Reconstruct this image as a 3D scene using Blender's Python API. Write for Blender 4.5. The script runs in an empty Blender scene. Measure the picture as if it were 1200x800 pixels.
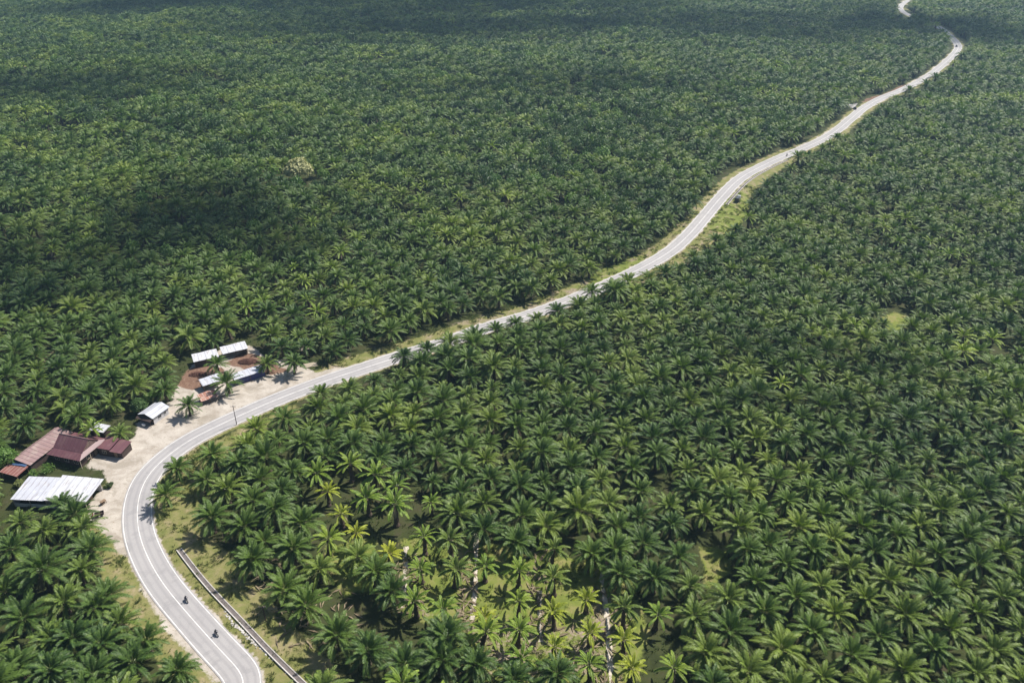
import bpy, bmesh, math, random
import numpy as np
from mathutils import Vector, Matrix, Euler, noise as mnoise

random.seed(7); rng = np.random.default_rng(7)
R = math.radians
S = bpy.context.scene
COL = S.collection

# ------------------------------------------------------------------ camera / survey
CAM_H, F_PX, PITCH = 140.0, 930.0, R(29.5)
def at(x, y, z=0.0):
    """survey: photo pixel (1200x800) -> point of the real ground plan at height z"""
    u = (x-600)/F_PX; v = (y-400)/F_PX
    d = (u, math.cos(PITCH)-v*math.sin(PITCH), -math.sin(PITCH)-v*math.cos(PITCH))
    t = -(CAM_H-z)/d[2]
    return np.array([d[0]*t, d[1]*t])
def project(P):
    P = np.asarray(P, float); z = P[..., 2]-CAM_H
    dep = P[..., 1]*math.cos(PITCH)-z*math.sin(PITCH)
    dn = -P[..., 1]*math.sin(PITCH)-z*math.cos(PITCH)
    dep = np.maximum(dep, 1e-3)
    return 600+F_PX*P[..., 0]/dep, 400+F_PX*dn/dep, dep

cd = bpy.data.cameras.new('camera'); cam = bpy.data.objects.new('camera', cd); COL.objects.link(cam)
cam.location = (0, 0, CAM_H); cam.rotation_euler = (R(90)-PITCH, 0, 0)
cd.sensor_width = 36; cd.lens = 36*F_PX/1200; cd.clip_start = 1; cd.clip_end = 12000
S.camera = cam

# ------------------------------------------------------------------ render settings, light
S.view_settings.view_transform = 'Standard'; S.view_settings.look = 'None'
S.view_settings.gamma = 1; S.view_settings.use_curve_mapping = False
S.view_settings.exposure = 0.72
cy = S.cycles
cy.max_bounces = 6; cy.diffuse_bounces = 3; cy.glossy_bounces = 2; cy.transmission_bounces = 3
cy.transparent_max_bounces = 12; cy.volume_bounces = 0
SUN_EL = 54; SUN_DIR = Vector((0.80*math.cos(R(SUN_EL)), 0.60*math.cos(R(SUN_EL)), math.sin(R(SUN_EL))))
w = bpy.data.worlds.new('World'); S.world = w; w.use_nodes = True
nt = w.node_tree; nt.nodes.clear()
sky = nt.nodes.new('ShaderNodeTexSky'); sky.sky_type = 'NISHITA'; sky.sun_disc = False
sky.sun_elevation = R(SUN_EL); sky.sun_rotation = math.atan2(SUN_DIR.x, SUN_DIR.y)
bg = nt.nodes.new('ShaderNodeBackground'); bg.inputs[1].default_value = 0.065
wo = nt.nodes.new('ShaderNodeOutputWorld')
nt.links.new(sky.outputs[0], bg.inputs[0]); nt.links.new(bg.outputs[0], wo.inputs[0])
sd = bpy.data.lights.new('sun', 'SUN'); sd.energy = 4.4; sd.angle = R(0.5); sd.color = (1, .95, .87)
sun = bpy.data.objects.new('sun', sd); COL.objects.link(sun)
sun.rotation_euler = (-SUN_DIR).to_track_quat('-Z', 'Y').to_euler(); sun.location = (300, 200, 400)

# ------------------------------------------------------------------ object helpers
def tag(o, label=None, cat=None, group=None, kind=None):
    if label: o['label'] = label
    if cat: o['category'] = cat
    if group: o['group'] = group
    if kind: o['kind'] = kind
    return o
def empty(name, loc=(0, 0, 0), rz=0.0):
    o = bpy.data.objects.new(name, None); COL.objects.link(o)
    o.location = loc; o.rotation_euler = (0, 0, rz); o.empty_display_size = .3
    return o
def link_mesh(name, me, parent=None, loc=None, rz=None):
    o = bpy.data.objects.new(name, me); COL.objects.link(o)
    if parent: o.parent = parent
    if loc is not None: o.location = loc
    if rz is not None: o.rotation_euler = (0, 0, rz)
    return o

class MB:
    """collects boxes, slabs, tubes ... and links them as ONE mesh"""
    def __init__(s): s.v = []; s.f = []; s.m = []; s.mi = 0
    def add(s, vs, fs):
        b = len(s.v); s.v += [tuple(p) for p in vs]
        for f in fs: s.f.append(tuple(i+b for i in f)); s.m.append(s.mi)
        return s
    def box(s, x0, x1, y0, y1, z0, z1):
        return s.add([(x0,y0,z0),(x1,y0,z0),(x1,y1,z0),(x0,y1,z0),(x0,y0,z1),(x1,y0,z1),(x1,y1,z1),(x0,y1,z1)],
                     [(0,3,2,1),(4,5,6,7),(0,1,5,4),(1,2,6,5),(2,3,7,6),(3,0,4,7)])
    def slab(s, quad, t=.04):
        """four corners (3D) thickened along their normal"""
        q = [Vector(p) for p in quad]; n = (q[1]-q[0]).cross(q[-1]-q[0]).normalized()
        k = len(q); vs = [p-n*t for p in q]+q
        fs = [tuple(range(k-1, -1, -1)), tuple(range(k, 2*k))]+[(i, (i+1) % k, k+(i+1) % k, k+i) for i in range(k)]
        return s.add(vs, fs)
    def corr(s, quad, t=.03, pitch=.35, amp=.035, warp=0.0):
        """corrugated / sagging sheet roof on a quad q0..q3 (q0-q1 along the ridge)"""
        q = [Vector(p) for p in quad]; n = (q[1]-q[0]).cross(q[3]-q[0]).normalized()
        nu = max(2, int((q[1]-q[0]).length/pitch*2)); nv = max(2, int((q[3]-q[0]).length/1.0))
        b = len(s.v)
        for k in (0, 1):
            for i in range(nu+1):
                for j in range(nv+1):
                    u, v = i/nu, j/nv
                    p = q[0].lerp(q[1], u).lerp(q[3].lerp(q[2], u), v)
                    h = amp*(1 if i % 2 else -1)*.5
                    if warp: h += warp*mnoise.noise(Vector((p.x*.35, p.y*.35, p.z*.2+3)))
                    s.v.append(tuple(p+n*(h-(t if k == 0 else 0))))
        W = nv+1; K = (nu+1)*W
        for k in (0, 1):
            for i in range(nu):
                for j in range(nv):
                    a = b+k*K+i*W+j; f = (a, a+W, a+W+1, a+1)
                    s.f.append(f if k == 1 else f[::-1]); s.m.append(s.mi)
        ring = [i*W for i in range(nu+1)]+[nu*W+j for j in range(1, W)]+[i*W+nv for i in range(nu-1, -1, -1)]+[j for j in range(nv-1, 0, -1)]
        for i in range(len(ring)):
            a, c = ring[i], ring[(i+1) % len(ring)]
            s.f.append((b+a, b+c, b+K+c, b+K+a)); s.m.append(s.mi)
        return s
    def tube(s, pts, rad, n=8, cap=True):
        pts = [Vector(p) for p in pts]
        if not hasattr(rad, '__len__'): rad = [rad]*len(pts)
        b = len(s.v)
        for i, p in enumerate(pts):
            d = (pts[min(i+1, len(pts)-1)]-pts[max(i-1, 0)]).normalized()
            a = Vector((0, 0, 1)) if abs(d.z) < .9 else Vector((1, 0, 0))
            x = d.cross(a).normalized(); y = d.cross(x)
            for k in range(n):
                t = 2*math.pi*k/n; s.v.append(tuple(p+(x*math.cos(t)+y*math.sin(t))*rad[i]))
        for i in range(len(pts)-1):
            for k in range(n):
                s.f.append((b+i*n+k, b+i*n+(k+1) % n, b+(i+1)*n+(k+1) % n, b+(i+1)*n+k)); s.m.append(s.mi)
        if cap:
            s.f.append(tuple(b+k for k in range(n-1, -1, -1))); s.m.append(s.mi)
            e = b+(len(pts)-1)*n; s.f.append(tuple(e+k for k in range(n))); s.m.append(s.mi)
        return s
    def ell(s, c, r, nu=12, nv=8, jit=0.0):
        b = len(s.v)
        for j in range(1, nv):
            for i in range(nu):
                th, ph = math.pi*j/nv, 2*math.pi*i/nu; k = 1+jit*random.uniform(-1, 1)
                s.v.append((c[0]+r[0]*k*math.sin(th)*math.cos(ph), c[1]+r[1]*k*math.sin(th)*math.sin(ph), c[2]+r[2]*k*math.cos(th)))
        s.v += [(c[0], c[1], c[2]+r[2]), (c[0], c[1], c[2]-r[2])]; T = len(s.v)-2
        for j in range(nv-2):
            for i in range(nu):
                s.f.append((b+j*nu+i, b+(j+1)*nu+i, b+(j+1)*nu+(i+1) % nu, b+j*nu+(i+1) % nu)); s.m.append(s.mi)
        for i in range(nu):
            s.f.append((T, b+i, b+(i+1) % nu)); s.m.append(s.mi)
            s.f.append((T+1, b+(nv-2)*nu+(i+1) % nu, b+(nv-2)*nu+i)); s.m.append(s.mi)
        return s
    def mesh(s, name, mats, smooth=False):
        me = bpy.data.meshes.new(name); me.from_pydata(s.v, [], s.f)
        for m in (mats if isinstance(mats, (list, tuple)) else [mats]): me.materials.append(m)
        me.polygons.foreach_set('material_index', s.m)
        if smooth: me.polygons.foreach_set('use_smooth', [True]*len(s.f))
        me.update(); return me
    def build(s, name, mats, parent=None, loc=None, rz=None, smooth=False, bevel=0):
        o = link_mesh(name, s.mesh(name, mats, smooth), parent, loc, rz)
        if bevel:
            b = o.modifiers.new('bevel', 'BEVEL'); b.width = bevel; b.segments = 2; b.limit_method = 'ANGLE'
        return o

# ------------------------------------------------------------------ materials
def newmat(name):
    m = bpy.data.materials.new(name); m.use_nodes = True; nt = m.node_tree; nt.nodes.clear()
    out = nt.nodes.new('ShaderNodeOutputMaterial'); p = nt.nodes.new('ShaderNodeBsdfPrincipled')
    nt.links.new(p.outputs[0], out.inputs[0]); return m, nt, p, out
def N(nt, t, **k):
    n = nt.nodes.new(t)
    for a, b in k.items(): setattr(n, a, b)
    return n
def noise(nt, scale, detail=4, rough=.55, coord='Object', dist=0):
    tc = N(nt, 'ShaderNodeTexCoord'); n = N(nt, 'ShaderNodeTexNoise')
    n.inputs['Scale'].default_value = scale; n.inputs['Detail'].default_value = detail
    n.inputs['Roughness'].default_value = rough; n.inputs['Distortion'].default_value = dist
    nt.links.new(tc.outputs[coord], n.inputs['Vector']); return n.outputs['Fac']
def ramp(nt, fac, stops):
    r = N(nt, 'ShaderNodeValToRGB'); e = r.color_ramp.elements
    while len(e) < len(stops): e.new(.5)
    for i, (p, c) in enumerate(stops): e[i].position = p; e[i].color = (*c, 1) if len(c) == 3 else c
    nt.links.new(fac, r.inputs[0]); return r.outputs[0]
def mix(nt, f, a, b, mode='MIX'):
    m = N(nt, 'ShaderNodeMix', data_type='RGBA', blend_type=mode)
    for s, v in ((m.inputs[0], f), (m.inputs[6], a), (m.inputs[7], b)):
        if hasattr(v, 'links') or hasattr(v, 'is_linked'): nt.links.new(v, s)
        elif hasattr(v, '__len__'): s.default_value = (*v, 1)
        else: s.default_value = v
    return m.outputs[2]
def math_(nt, op, a, b=0.0, clamp=False):
    m = N(nt, 'ShaderNodeMath', operation=op, use_clamp=clamp)
    for s, v in ((m.inputs[0], a), (m.inputs[1], b)):
        if hasattr(v, 'is_linked'): nt.links.new(v, s)
        else: s.default_value = v
    return m.outputs[0]
def sstep(nt, v, lo, hi):
    m = N(nt, 'ShaderNodeMapRange', interpolation_type='SMOOTHSTEP')
    nt.links.new(v, m.inputs[0]); m.inputs[1].default_value = lo; m.inputs[2].default_value = hi
    return m.outputs[0]
def bump(nt, p, h, strength=.4, dist=.05):
    b = N(nt, 'ShaderNodeBump'); b.inputs['Strength'].default_value = strength; b.inputs['Distance'].default_value = dist
    nt.links.new(h, b.inputs['Height']); nt.links.new(b.outputs[0], p.inputs['Normal'])
def simple(name, c, rough=.7, var=.25, scale=2.0, metal=0.0, c2=None, spec=.4):
    m, nt, p, o = newmat(name)
    c2 = c2 or tuple(x*(1-var) for x in c); hi = tuple(min(1, x*(1+var*.5)) for x in c)
    col = ramp(nt, noise(nt, scale, 5), [(.3, c2), (.5, c), (.75, hi)])
    nt.links.new(col, p.inputs['Base Color']); p.inputs['Roughness'].default_value = rough
    p.inputs['Metallic'].default_value = metal; p.inputs['Specular IOR Level'].default_value = spec
    return m

def leaf_mat(name, dark, light, tip=None, transl=.24, rough=.52, patch=None):
    m, nt, p, out = newmat(name)
    oi = N(nt, 'ShaderNodeObjectInfo')
    c = mix(nt, oi.outputs['Random'], dark, light)
    n = N(nt, 'ShaderNodeTexNoise'); n.inputs['Scale'].default_value = .02; n.inputs['Detail'].default_value = 3
    nt.links.new(oi.outputs['Location'], n.inputs['Vector'])
    c = mix(nt, sstep(nt, n.outputs[0], .52, .30), c, tuple(v*k for v, k in zip(dark, (.70, .82, 1.0))))
    c = mix(nt, sstep(nt, n.outputs[0], .48, .68), c, tuple(min(1, v*k) for v, k in zip(light, (1.32, 1.26, 1.1))))
    n2 = noise(nt, 1.3, 3)
    c = mix(nt, sstep(nt, n2, .42, .75), c, tip or tuple(v*1.35 for v in light))
    nt.links.new(c, p.inputs['Base Color']); p.inputs['Roughness'].default_value = rough
    p.inputs['Specular IOR Level'].default_value = .32
    t = N(nt, 'ShaderNodeBsdfTranslucent'); tcol = mix(nt, 1.0, c, (1.15, 1.35, .55), 'MULTIPLY'); nt.links.new(tcol, t.inputs[0])
    ms = N(nt, 'ShaderNodeMixShader'); ms.inputs[0].default_value = transl
    nt.links.new(p.outputs[0], ms.inputs[1]); nt.links.new(t.outputs[0], ms.inputs[2]); nt.links.new(ms.outputs[0], out.inputs[0])
    return m

M = {}
M['leaf_dark'] = leaf_mat('leaf_dark', (.045, .089, .018), (.088, .143, .026))
M['leaf_mid'] = leaf_mat('leaf_mid', (.090, .138, .024), (.142, .196, .034))
M['leaf_lime'] = leaf_mat('leaf_lime', (.150, .235, .030), (.215, .285, .040), transl=.32)
M['leaf_yellow'] = leaf_mat('leaf_yellow', (.23, .285, .026), (.33, .355, .04), transl=.32)
M['leaf_dead'] = leaf_mat('leaf_dead', (.17, .13, .08), (.24, .19, .125), transl=.1, rough=.7)
M['rachis'] = leaf_mat('rachis', (.16, .20, .075), (.22, .25, .10), transl=.0, rough=.35)
M['rachis_yellow'] = leaf_mat('rachis_yellow', (.30, .32, .09), (.36, .36, .12), transl=.0, rough=.35)
M['broad_dark'] = leaf_mat('broad_dark', (.045, .085, .025), (.065, .115, .03), rough=.5)
M['broad_bright'] = leaf_mat('broad_bright', (.085, .165, .028), (.12, .20, .04), rough=.5)
M['broad_pale'] = leaf_mat('broad_pale', (.30, .30, .135), (.37, .36, .17), transl=.15, rough=.7)
M['grass_blade'] = leaf_mat('grass_blade', (.12, .15, .045), (.18, .20, .065), rough=.7, transl=.2)
M['fern'] = leaf_mat('fern', (.045, .075, .022), (.075, .105, .03), rough=.6)
M['bark'] = simple('bark', (.085, .062, .045), .9, .5, 3)
M['bark_pale'] = simple('bark_pale', (.20, .17, .13), .9, .4, 3)
M['concrete'] = simple('concrete', (.42, .39, .36), .85, .25, 1.2)
M['concrete_dark'] = simple('concrete_dark', (.14, .12, .115), .9, .35, 1.5)
M['white_stone'] = simple('white_stone', (.52, .49, .46), .85, .25, 1.5)
M['line_paint'] = simple('line_paint', (.70, .68, .66), .65, .32, .5)
M['wood_dark'] = simple('wood_dark', (.060, .040, .034), .8, .4, 4)
M['wood'] = simple('wood', (.22, .15, .095), .8, .4, 4)
M['wood_pale'] = simple('wood_pale', (.46, .39, .30), .8, .3, 4)
M['white_wall'] = simple('white_wall', (.52, .51, .52), .8, .2, 1)
M['black'] = simple('black', (.012, .012, .014), .5, .2, 3)
M['rubber'] = simple('rubber', (.018, .018, .018), .9, .2, 5)
M['steel'] = simple('steel', (.45, .45, .46), .35, .2, 3, metal=.9)
M['glass_dark'] = simple('glass_dark', (.02, .024, .03), .08, .1, 1, spec=.8)
M['red_paint'] = simple('red_paint', (.30, .03, .025), .35, .2, 2)
M['navy_cloth'] = simple('navy_cloth', (.03, .035, .06), .9, .3, 6)
M['grey_cloth'] = simple('grey_cloth', (.07, .07, .08), .9, .3, 6)
M['denim'] = simple('denim', (.04, .05, .09), .9, .3, 6)
M['skin'] = simple('skin', (.28, .155, .095), .55, .1, 6)
M['hair'] = simple('hair', (.012, .010, .009), .5, .2, 8)
M['car_grey'] = simple('car_grey', (.045, .047, .052), .25, .1, 1, spec=.6)
M['car_dark'] = simple('car_dark', (.030, .032, .040), .25, .1, 1, spec=.6)
M['car_white'] = simple('car_white', (.72, .72, .71), .3, .08, 1, spec=.6)
M['lamp_glass'] = simple('lamp_glass', (.7, .7, .66), .15, .05, 2)
M['tail_lamp'] = simple('tail_lamp', (.35, .02, .02), .2, .05, 2)
M['laterite'] = simple('laterite', (.115, .055, .040), .95, .55, 3)
M['blue_tarp'] = simple('blue_tarp', (.045, .09, .19), .6, .3, 1.5)
M['navy_wall'] = simple('navy_wall', (.055, .06, .17), .7, .3, 1.5)

def sheet_mat(name, base, alt, stripe=None, stripe_scale=4.0, axis=0, rough=.45, metal=.0, wear=.5):
    """painted sheet-metal roof: colour wear in big patches, overlap seams along one axis"""
    m, nt, p, o = newmat(name)
    n = noise(nt, .55, 6, .6); c = mix(nt, sstep(nt, n, .45, .70), base, alt)
    n2 = noise(nt, 6, 3); c = mix(nt, math_(nt, 'MULTIPLY', sstep(nt, n2, .5, .8), wear), c, tuple(v*.75 for v in alt))
    if stripe:
        tc = N(nt, 'ShaderNodeTexCoord'); sx = N(nt, 'ShaderNodeSeparateXYZ'); nt.links.new(tc.outputs['Object'], sx.inputs[0])
        f = math_(nt, 'FRACT', math_(nt, 'MULTIPLY', sx.outputs[axis], 1/stripe_scale))
        seam = math_(nt, 'LESS_THAN', f, .13); c = mix(nt, math_(nt, 'MULTIPLY', seam, .8), c, stripe)
    tc2 = N(nt, 'ShaderNodeTexCoord'); mp = N(nt, 'ShaderNodeMapping'); mp.inputs['Scale'].default_value = (1.8, .22, .22) if axis == 0 else (.22, 1.8, .22)
    nt.links.new(tc2.outputs['Object'], mp.inputs['Vector']); ns = N(nt, 'ShaderNodeTexNoise'); ns.inputs['Scale'].default_value = 1.3; ns.inputs['Detail'].default_value = 5
    nt.links.new(mp.outputs[0], ns.inputs['Vector']); c = mix(nt, math_(nt, 'MULTIPLY', sstep(nt, ns.outputs[0], .54, .70), .55), c, (.20, .125, .095))
    nt.links.new(c, p.inputs['Base Color']); p.inputs['Roughness'].default_value = rough; p.inputs['Metallic'].default_value = metal
    return m
M['roof_maroon'] = sheet_mat('roof_maroon', (.135, .057, .066), (.175, .088, .094), (.095, .045, .05), 1.1, 0, .42)
M['roof_pink'] = sheet_mat('roof_pink', (.27, .175, .17), (.34, .26, .23), (.085, .055, .055), 1.35, 1, .5)
M['roof_rust'] = sheet_mat('roof_rust', (.19, .07, .058), (.25, .13, .105), (.36, .27, .24), 1.0, 0, .6)
M['roof_white'] = sheet_mat('roof_white', (.52, .525, .555), (.62, .62, .63), (.36, .36, .39), 2.4, 0, .45, wear=.3)
M['roof_zinc'] = sheet_mat('roof_zinc', (.47, .48, .53), (.56, .57, .60), (.30, .30, .35), 1.6, 0, .45, wear=.45)
M['roof_orange'] = sheet_mat('roof_orange', (.33, .15, .105), (.46, .36, .31), (.55, .47, .42), 1.25, 0, .6)

def road_material():
    m, nt, p, o = newmat('road_surface')
    big = noise(nt, .035, 5, .6); fine = noise(nt, 1.6, 6, .65); mid = noise(nt, .25, 4, .6, dist=1.0)
    c = ramp(nt, big, [(.3, (.315, .300, .300)), (.7, (.385, .368, .362))])
    c = mix(nt, math_(nt, 'MULTIPLY', sstep(nt, mid, .50, .68), .6), c, (.255, .245, .247))
    # darker wheel tracks: the 'across' attribute is the metre offset from the centre line
    at_ = N(nt, 'ShaderNodeAttribute', attribute_name='across')
    a = math_(nt, 'ABSOLUTE', math_(nt, 'SUBTRACT', math_(nt, 'ABSOLUTE', at_.outputs['Fac']), 1.7))
    tr = math_(nt, 'SUBTRACT', 1.0, sstep(nt, math_(nt, 'ABSOLUTE', math_(nt, 'SUBTRACT', a, .75)), .1, .45))
    c = mix(nt, math_(nt, 'MULTIPLY', tr, .45), c, (.25, .24, .243))
    c = mix(nt, math_(nt, 'MULTIPLY', fine, .25), c, (.25, .24, .24))
    nt.links.new(c, p.inputs['Base Color']); p.inputs['Roughness'].default_value = .85; bump(nt, p, fine, .2, .01)
    return m
M['road'] = road_material()

def ground_material():
    m, nt, p, o = newmat('ground_soil')
    big = noise(nt, .03, 4); mid = noise(nt, .22, 5, .65); fine = noise(nt, 1.4, 6, .7); tiny = noise(nt, 5, 4, .7)
    def A(n): return N(nt, 'ShaderNodeAttribute', attribute_name=n).outputs['Fac']
    wob = math_(nt, 'MULTIPLY', math_(nt, 'SUBTRACT', math_(nt, 'ADD', math_(nt, 'MULTIPLY', mid, .65), math_(nt, 'MULTIPLY', fine, .35)), .5), 1.5)
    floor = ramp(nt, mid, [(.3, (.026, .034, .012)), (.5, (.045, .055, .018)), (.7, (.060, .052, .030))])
    grass = ramp(nt, mid, [(.25, (.105, .125, .034)), (.45, (.170, .175, .058)), (.57, (.225, .200, .092)), (.70, (.32, .255, .165))])
    grass = mix(nt, sstep(nt, fine, .56, .68), grass, (.085, .105, .03))
    lush = ramp(nt, mid, [(.3, (.10, .135, .026)), (.5, (.155, .185, .040)), (.68, (.24, .21, .09))])
    sand = ramp(nt, mid, [(.28, (.29, .25, .205)), (.5, (.42, .375, .325)), (.7, (.50, .455, .40))])
    sand = mix(nt, sstep(nt, fine, .56, .70), sand, (.25, .20, .14))
    sand = mix(nt, math_(nt, 'MULTIPLY', sstep(nt, noise(nt, .11, 5, .6, dist=1.5), .48, .62), .65), sand, (.26, .225, .18))
    dirt = ramp(nt, fine, [(.3, (.12, .09, .06)), (.5, (.25, .20, .145)), (.7, (.36, .30, .235))])
    red = ramp(nt, fine, [(.3, (.10, .055, .040)), (.55, (.19, .115, .080)), (.75, (.33, .25, .19))])
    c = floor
    for nm, col in (('grass', grass), ('lush', lush), ('dirt', dirt), ('sand', sand), ('redearth', red)):
        f = sstep(nt, math_(nt, 'ADD', A(nm), wob), .42, .62); c = mix(nt, f, c, col)
    c = mix(nt, math_(nt, 'MULTIPLY', sstep(nt, tiny, .5, .8), .25), c, (.06, .05, .03))
    nt.links.new(c, p.inputs['Base Color']); p.inputs['Roughness'].default_value = .95; p.inputs['Specular IOR Level'].default_value = .15
    bump(nt, p, math_(nt, 'ADD', fine, math_(nt, 'MULTIPLY', mid, 2)), .6, .12)
    return m
M['ground'] = ground_material()

# ------------------------------------------------------------------ road course
CL = [(282,816),(296,800),(270,774),(246,748),(216,714),(191,684),(174,655),(163,628),(160,606),(161.5,586),(167,567),(178,549),(196,534),(216,518.5),(240,506),(264,494.5),(297,479.5),(330,465.5),(379,447),(421,433),(470,417),(525,400),(575,382),(621,369),(669,351.5),(712,333),(752,314),(786,294),(809,273),(826,253.5),(846,230),(866,210),(890,196),(918,183),(948,171),(975,157),(995,141),(1012,127),(1033,115),(1060,104),(1085,91),(1106,75),(1121,60),(1122,52),(1113,42),(1102,33),(1086,26),(1070,20),(1057,13),(1056,7),(1066,0),(1085,-7),(1110,-12)]
ctrl = np.array([at(*p) for p in CL])
def catmull(P, step):
    P = np.vstack([2*P[0]-P[1], P, 2*P[-1]-P[-2]]); out = []
    for i in range(1, len(P)-2):
        n = max(2, int(np.linalg.norm(P[i+1]-P[i])/step))
        t = np.linspace(0, 1, n, endpoint=False)[:, None]
        p0, p1, p2, p3 = P[i-1], P[i], P[i+1], P[i+2]
        out.append(.5*((2*p1)+(-p0+p2)*t+(2*p0-5*p1+4*p2-p3)*t**2+(-p0+3*p1-3*p2+p3)*t**3))
    return np.vstack(out+[P[-2:-1]])
ROAD = catmull(ctrl, 1.6)
for _ in range(14): ROAD[1:-1] = .25*ROAD[:-2]+.5*ROAD[1:-1]+.25*ROAD[2:]
tang = np.gradient(ROAD, axis=0); tang /= np.linalg.norm(tang, axis=1)[:, None]
LEFT = np.stack([-tang[:, 1], tang[:, 0]], 1)          # left of travel (away from camera)
road_px = project(np.column_stack([ROAD, np.zeros(len(ROAD))]))[0]
road_py = project(np.column_stack([ROAD, np.zeros(len(ROAD))]))[1]
def road_dist(P):
    """signed distance (left +, right -) and nearest index"""
    P = np.asarray(P, float); d = np.empty(len(P)); ix = np.empty(len(P), int)
    for a in range(0, len(P), 4000):
        q = P[a:a+4000]; dd = ((q[:, None, :]-ROAD[None])**2).sum(2); i = dd.argmin(1)
        ix[a:a+4000] = i; s = ((q-ROAD[i])*LEFT[i]).sum(1)
        d[a:a+4000] = np.sqrt(dd[np.arange(len(q)), i])*np.where(s >= 0, 1, -1)
    return d, ix
def sm(x, a, b):
    t = np.clip((x-a)/(b-a), 0, 1); return t*t*(3-2*t)
DROP = 5.5*sm(road_px, 690, 830)                        # embankment: ground falls away on the right of the road
def vnoise(x, y, s, seed=0):
    return np.array([mnoise.noise(Vector((a*s+seed, b*s-seed*.7, seed*1.3))) for a, b in zip(x, y)])
def gz(P, d=None, ix=None):
    P = np.asarray(P, float)
    if d is None: d, ix = road_dist(P)
    z = -DROP[ix]*sm(-d, 8, 26)
    far = sm(np.abs(d), 40, 160)*sm(P[:, 1], 230, 420)
    z = z+far*(8.0*vnoise(P[:, 0], P[:, 1], .0065, 3)+3.2*vnoise(P[:, 0], P[:, 1], .019, 9))
    return z
def gz1(x, y): return float(gz(np.array([[x, y]]))[0])

def inside(P, poly):
    P = np.asarray(P, float); x, y = P[:, 0], P[:, 1]; c = np.zeros(len(P), bool); n = len(poly)
    for i in range(n):
        a, b = poly[i], poly[(i+1) % n]
        cond = ((a[1] > y) != (b[1] > y)); t = (b[0]-a[0])*(y-a[1])/((b[1]-a[1]) if b[1] != a[1] else 1e-9)+a[0]
        c ^= cond & (x < t)
    return c
def pdist(P, poly, closed=True):
    P = np.asarray(P, float); best = np.full(len(P), 1e9); n = len(poly)
    for i in range(n if closed else n-1):
        a, b = np.array(poly[i]), np.array(poly[(i+1) % n]); ab = b-a
        t = np.clip(((P-a)@ab)/max(ab@ab, 1e-9), 0, 1); best = np.minimum(best, np.linalg.norm(P-(a+t[:, None]*ab), axis=1))
    return best
def sdf(P, poly): return np.where(inside(P, poly), 1, -1)*pdist(P, poly)
def G(pts, z=0): return [tuple(at(x, y, z)) for x, y in pts]

SAND = [G([(150,655),(132,640),(118,622),(104,606),(104,588),(126,566),(120,552),(100,548),(112,530),(138,522),(158,512),(160,496),(186,478),(200,470),(206,455),(215,444),(228,424),(262,408),(292,404),(312,418),(340,424),(372,436),(400,430),(410,437),(330,466),(240,505),(195,532),(165,560),(150,585),(148,620)]),
        G([(150,655),(165,690),(195,738),(228,775),(252,800),(268,800),(240,770),(200,725),(165,672)])]
VERGE = [G([(178,612),(186,578),(196,560),(222,535),(256,515),(300,492),(346,472),(352,482),(300,505),(272,528),(240,560),(236,600),(252,632),(285,668),(312,700),(330,722),(372,760),(420,806),(326,806),(262,740),(215,685),(190,645)])]
LUSH = [G([(470,630),(530,630),(560,635),(640,645),(700,660),(740,680),(760,740),(745,800),(560,800),(520,740),(470,715)]), G([(380,640),(440,630),(455,690),(400,700)]),
        G([(820,640),(852,640),(860,672),(828,690)]), G([(1030,365),(1052,352),(1076,366),(1050,382)]),
        G([(828,262),(842,238),(872,222),(880,236),(864,268),(845,285)])]
DIRT = [G([(462,650),(490,655),(496,700),(540,722),(600,725),(650,735),(706,690),(722,690),(735,790),(690,800),(560,800),(540,745),(470,720)]),
        G([(700,650),(722,650),(722,690),(700,690)]), G([(530,375),(600,362),(660,338),(700,324),(690,345),(640,362),(560,384)]),
        G([(255,600),(275,640),(262,650),(240,615)]), G([(296,655),(325,690),(310,690)]), G([(356,715),(395,745),(370,760)])]
REDE = [G([(208,452),(218,434),(240,426),(262,432),(266,446),(240,450),(226,458)]), G([(262,426),(285,412),(312,418),(330,430),(345,432),(318,440),(290,434)]), G([(1004,120),(1040,108),(1062,97),(1066,102),(1036,117)])]
YEL = [G([(660,345),(700,318),(745,300),(760,300),(720,328),(690,342)])]

# ------------------------------------------------------------------ ground sheet
def axis(spec):
    out = []
    for a, b, s in spec: out += list(np.linspace(a, b, max(2, int((b-a)/s)), endpoint=False))
    return np.array(out+[spec[-1][1]])
gx = axis([(-4000,-900,200),(-900,-320,18),(-320,-145,5),(-145,60,1.15),(60,180,3),(180,520,6),(520,1000,20),(1000,4000,200)])
gy = axis([(-1500,0,150),(0,95,8),(95,260,1.15),(260,460,3),(460,960,7),(960,1500,18),(1500,6000,300)])
X, Y = np.meshgrid(gx, gy); P = np.column_stack([X.ravel(), Y.ravel()])
d, ix = road_dist(P); z = gz(P, d, ix)
# micro relief away from the carriageway, a shallow bed under it
near = (np.abs(P[:, 0]) < 330) & (P[:, 1] > 80) & (P[:, 1] < 500)
rough = np.zeros(len(P)); rough[near] = .16*vnoise(P[near, 0], P[near, 1], .35, 5)+.10*vnoise(P[near, 0], P[near, 1], .9, 2)
z = z+rough*sm(np.abs(d), 4.5, 9)-.06*(np.abs(d) < 5.2)
ng = len(gx); faces = []
for j in range(len(gy)-1):
    b = j*ng; faces += [(b+i, b+i+1, b+ng+i+1, b+ng+i) for i in range(ng-1)]
me = bpy.data.meshes.new('ground'); me.from_pydata(np.column_stack([P, z]).tolist(), [], faces)
ad = np.abs(d); rpx = road_px[ix]
def mask(polys, soft=1.6):
    m = np.full(len(P), -1e9)
    for q in polys: m = np.maximum(m, sdf(P, q))
    return np.clip(.5+m/(2*soft), 0, 1)
left_w = np.interp(rpx, [140,260,330,420,560,700,800,990,1120], [11,11,7,10,9,10,9,7,5.5])
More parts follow.
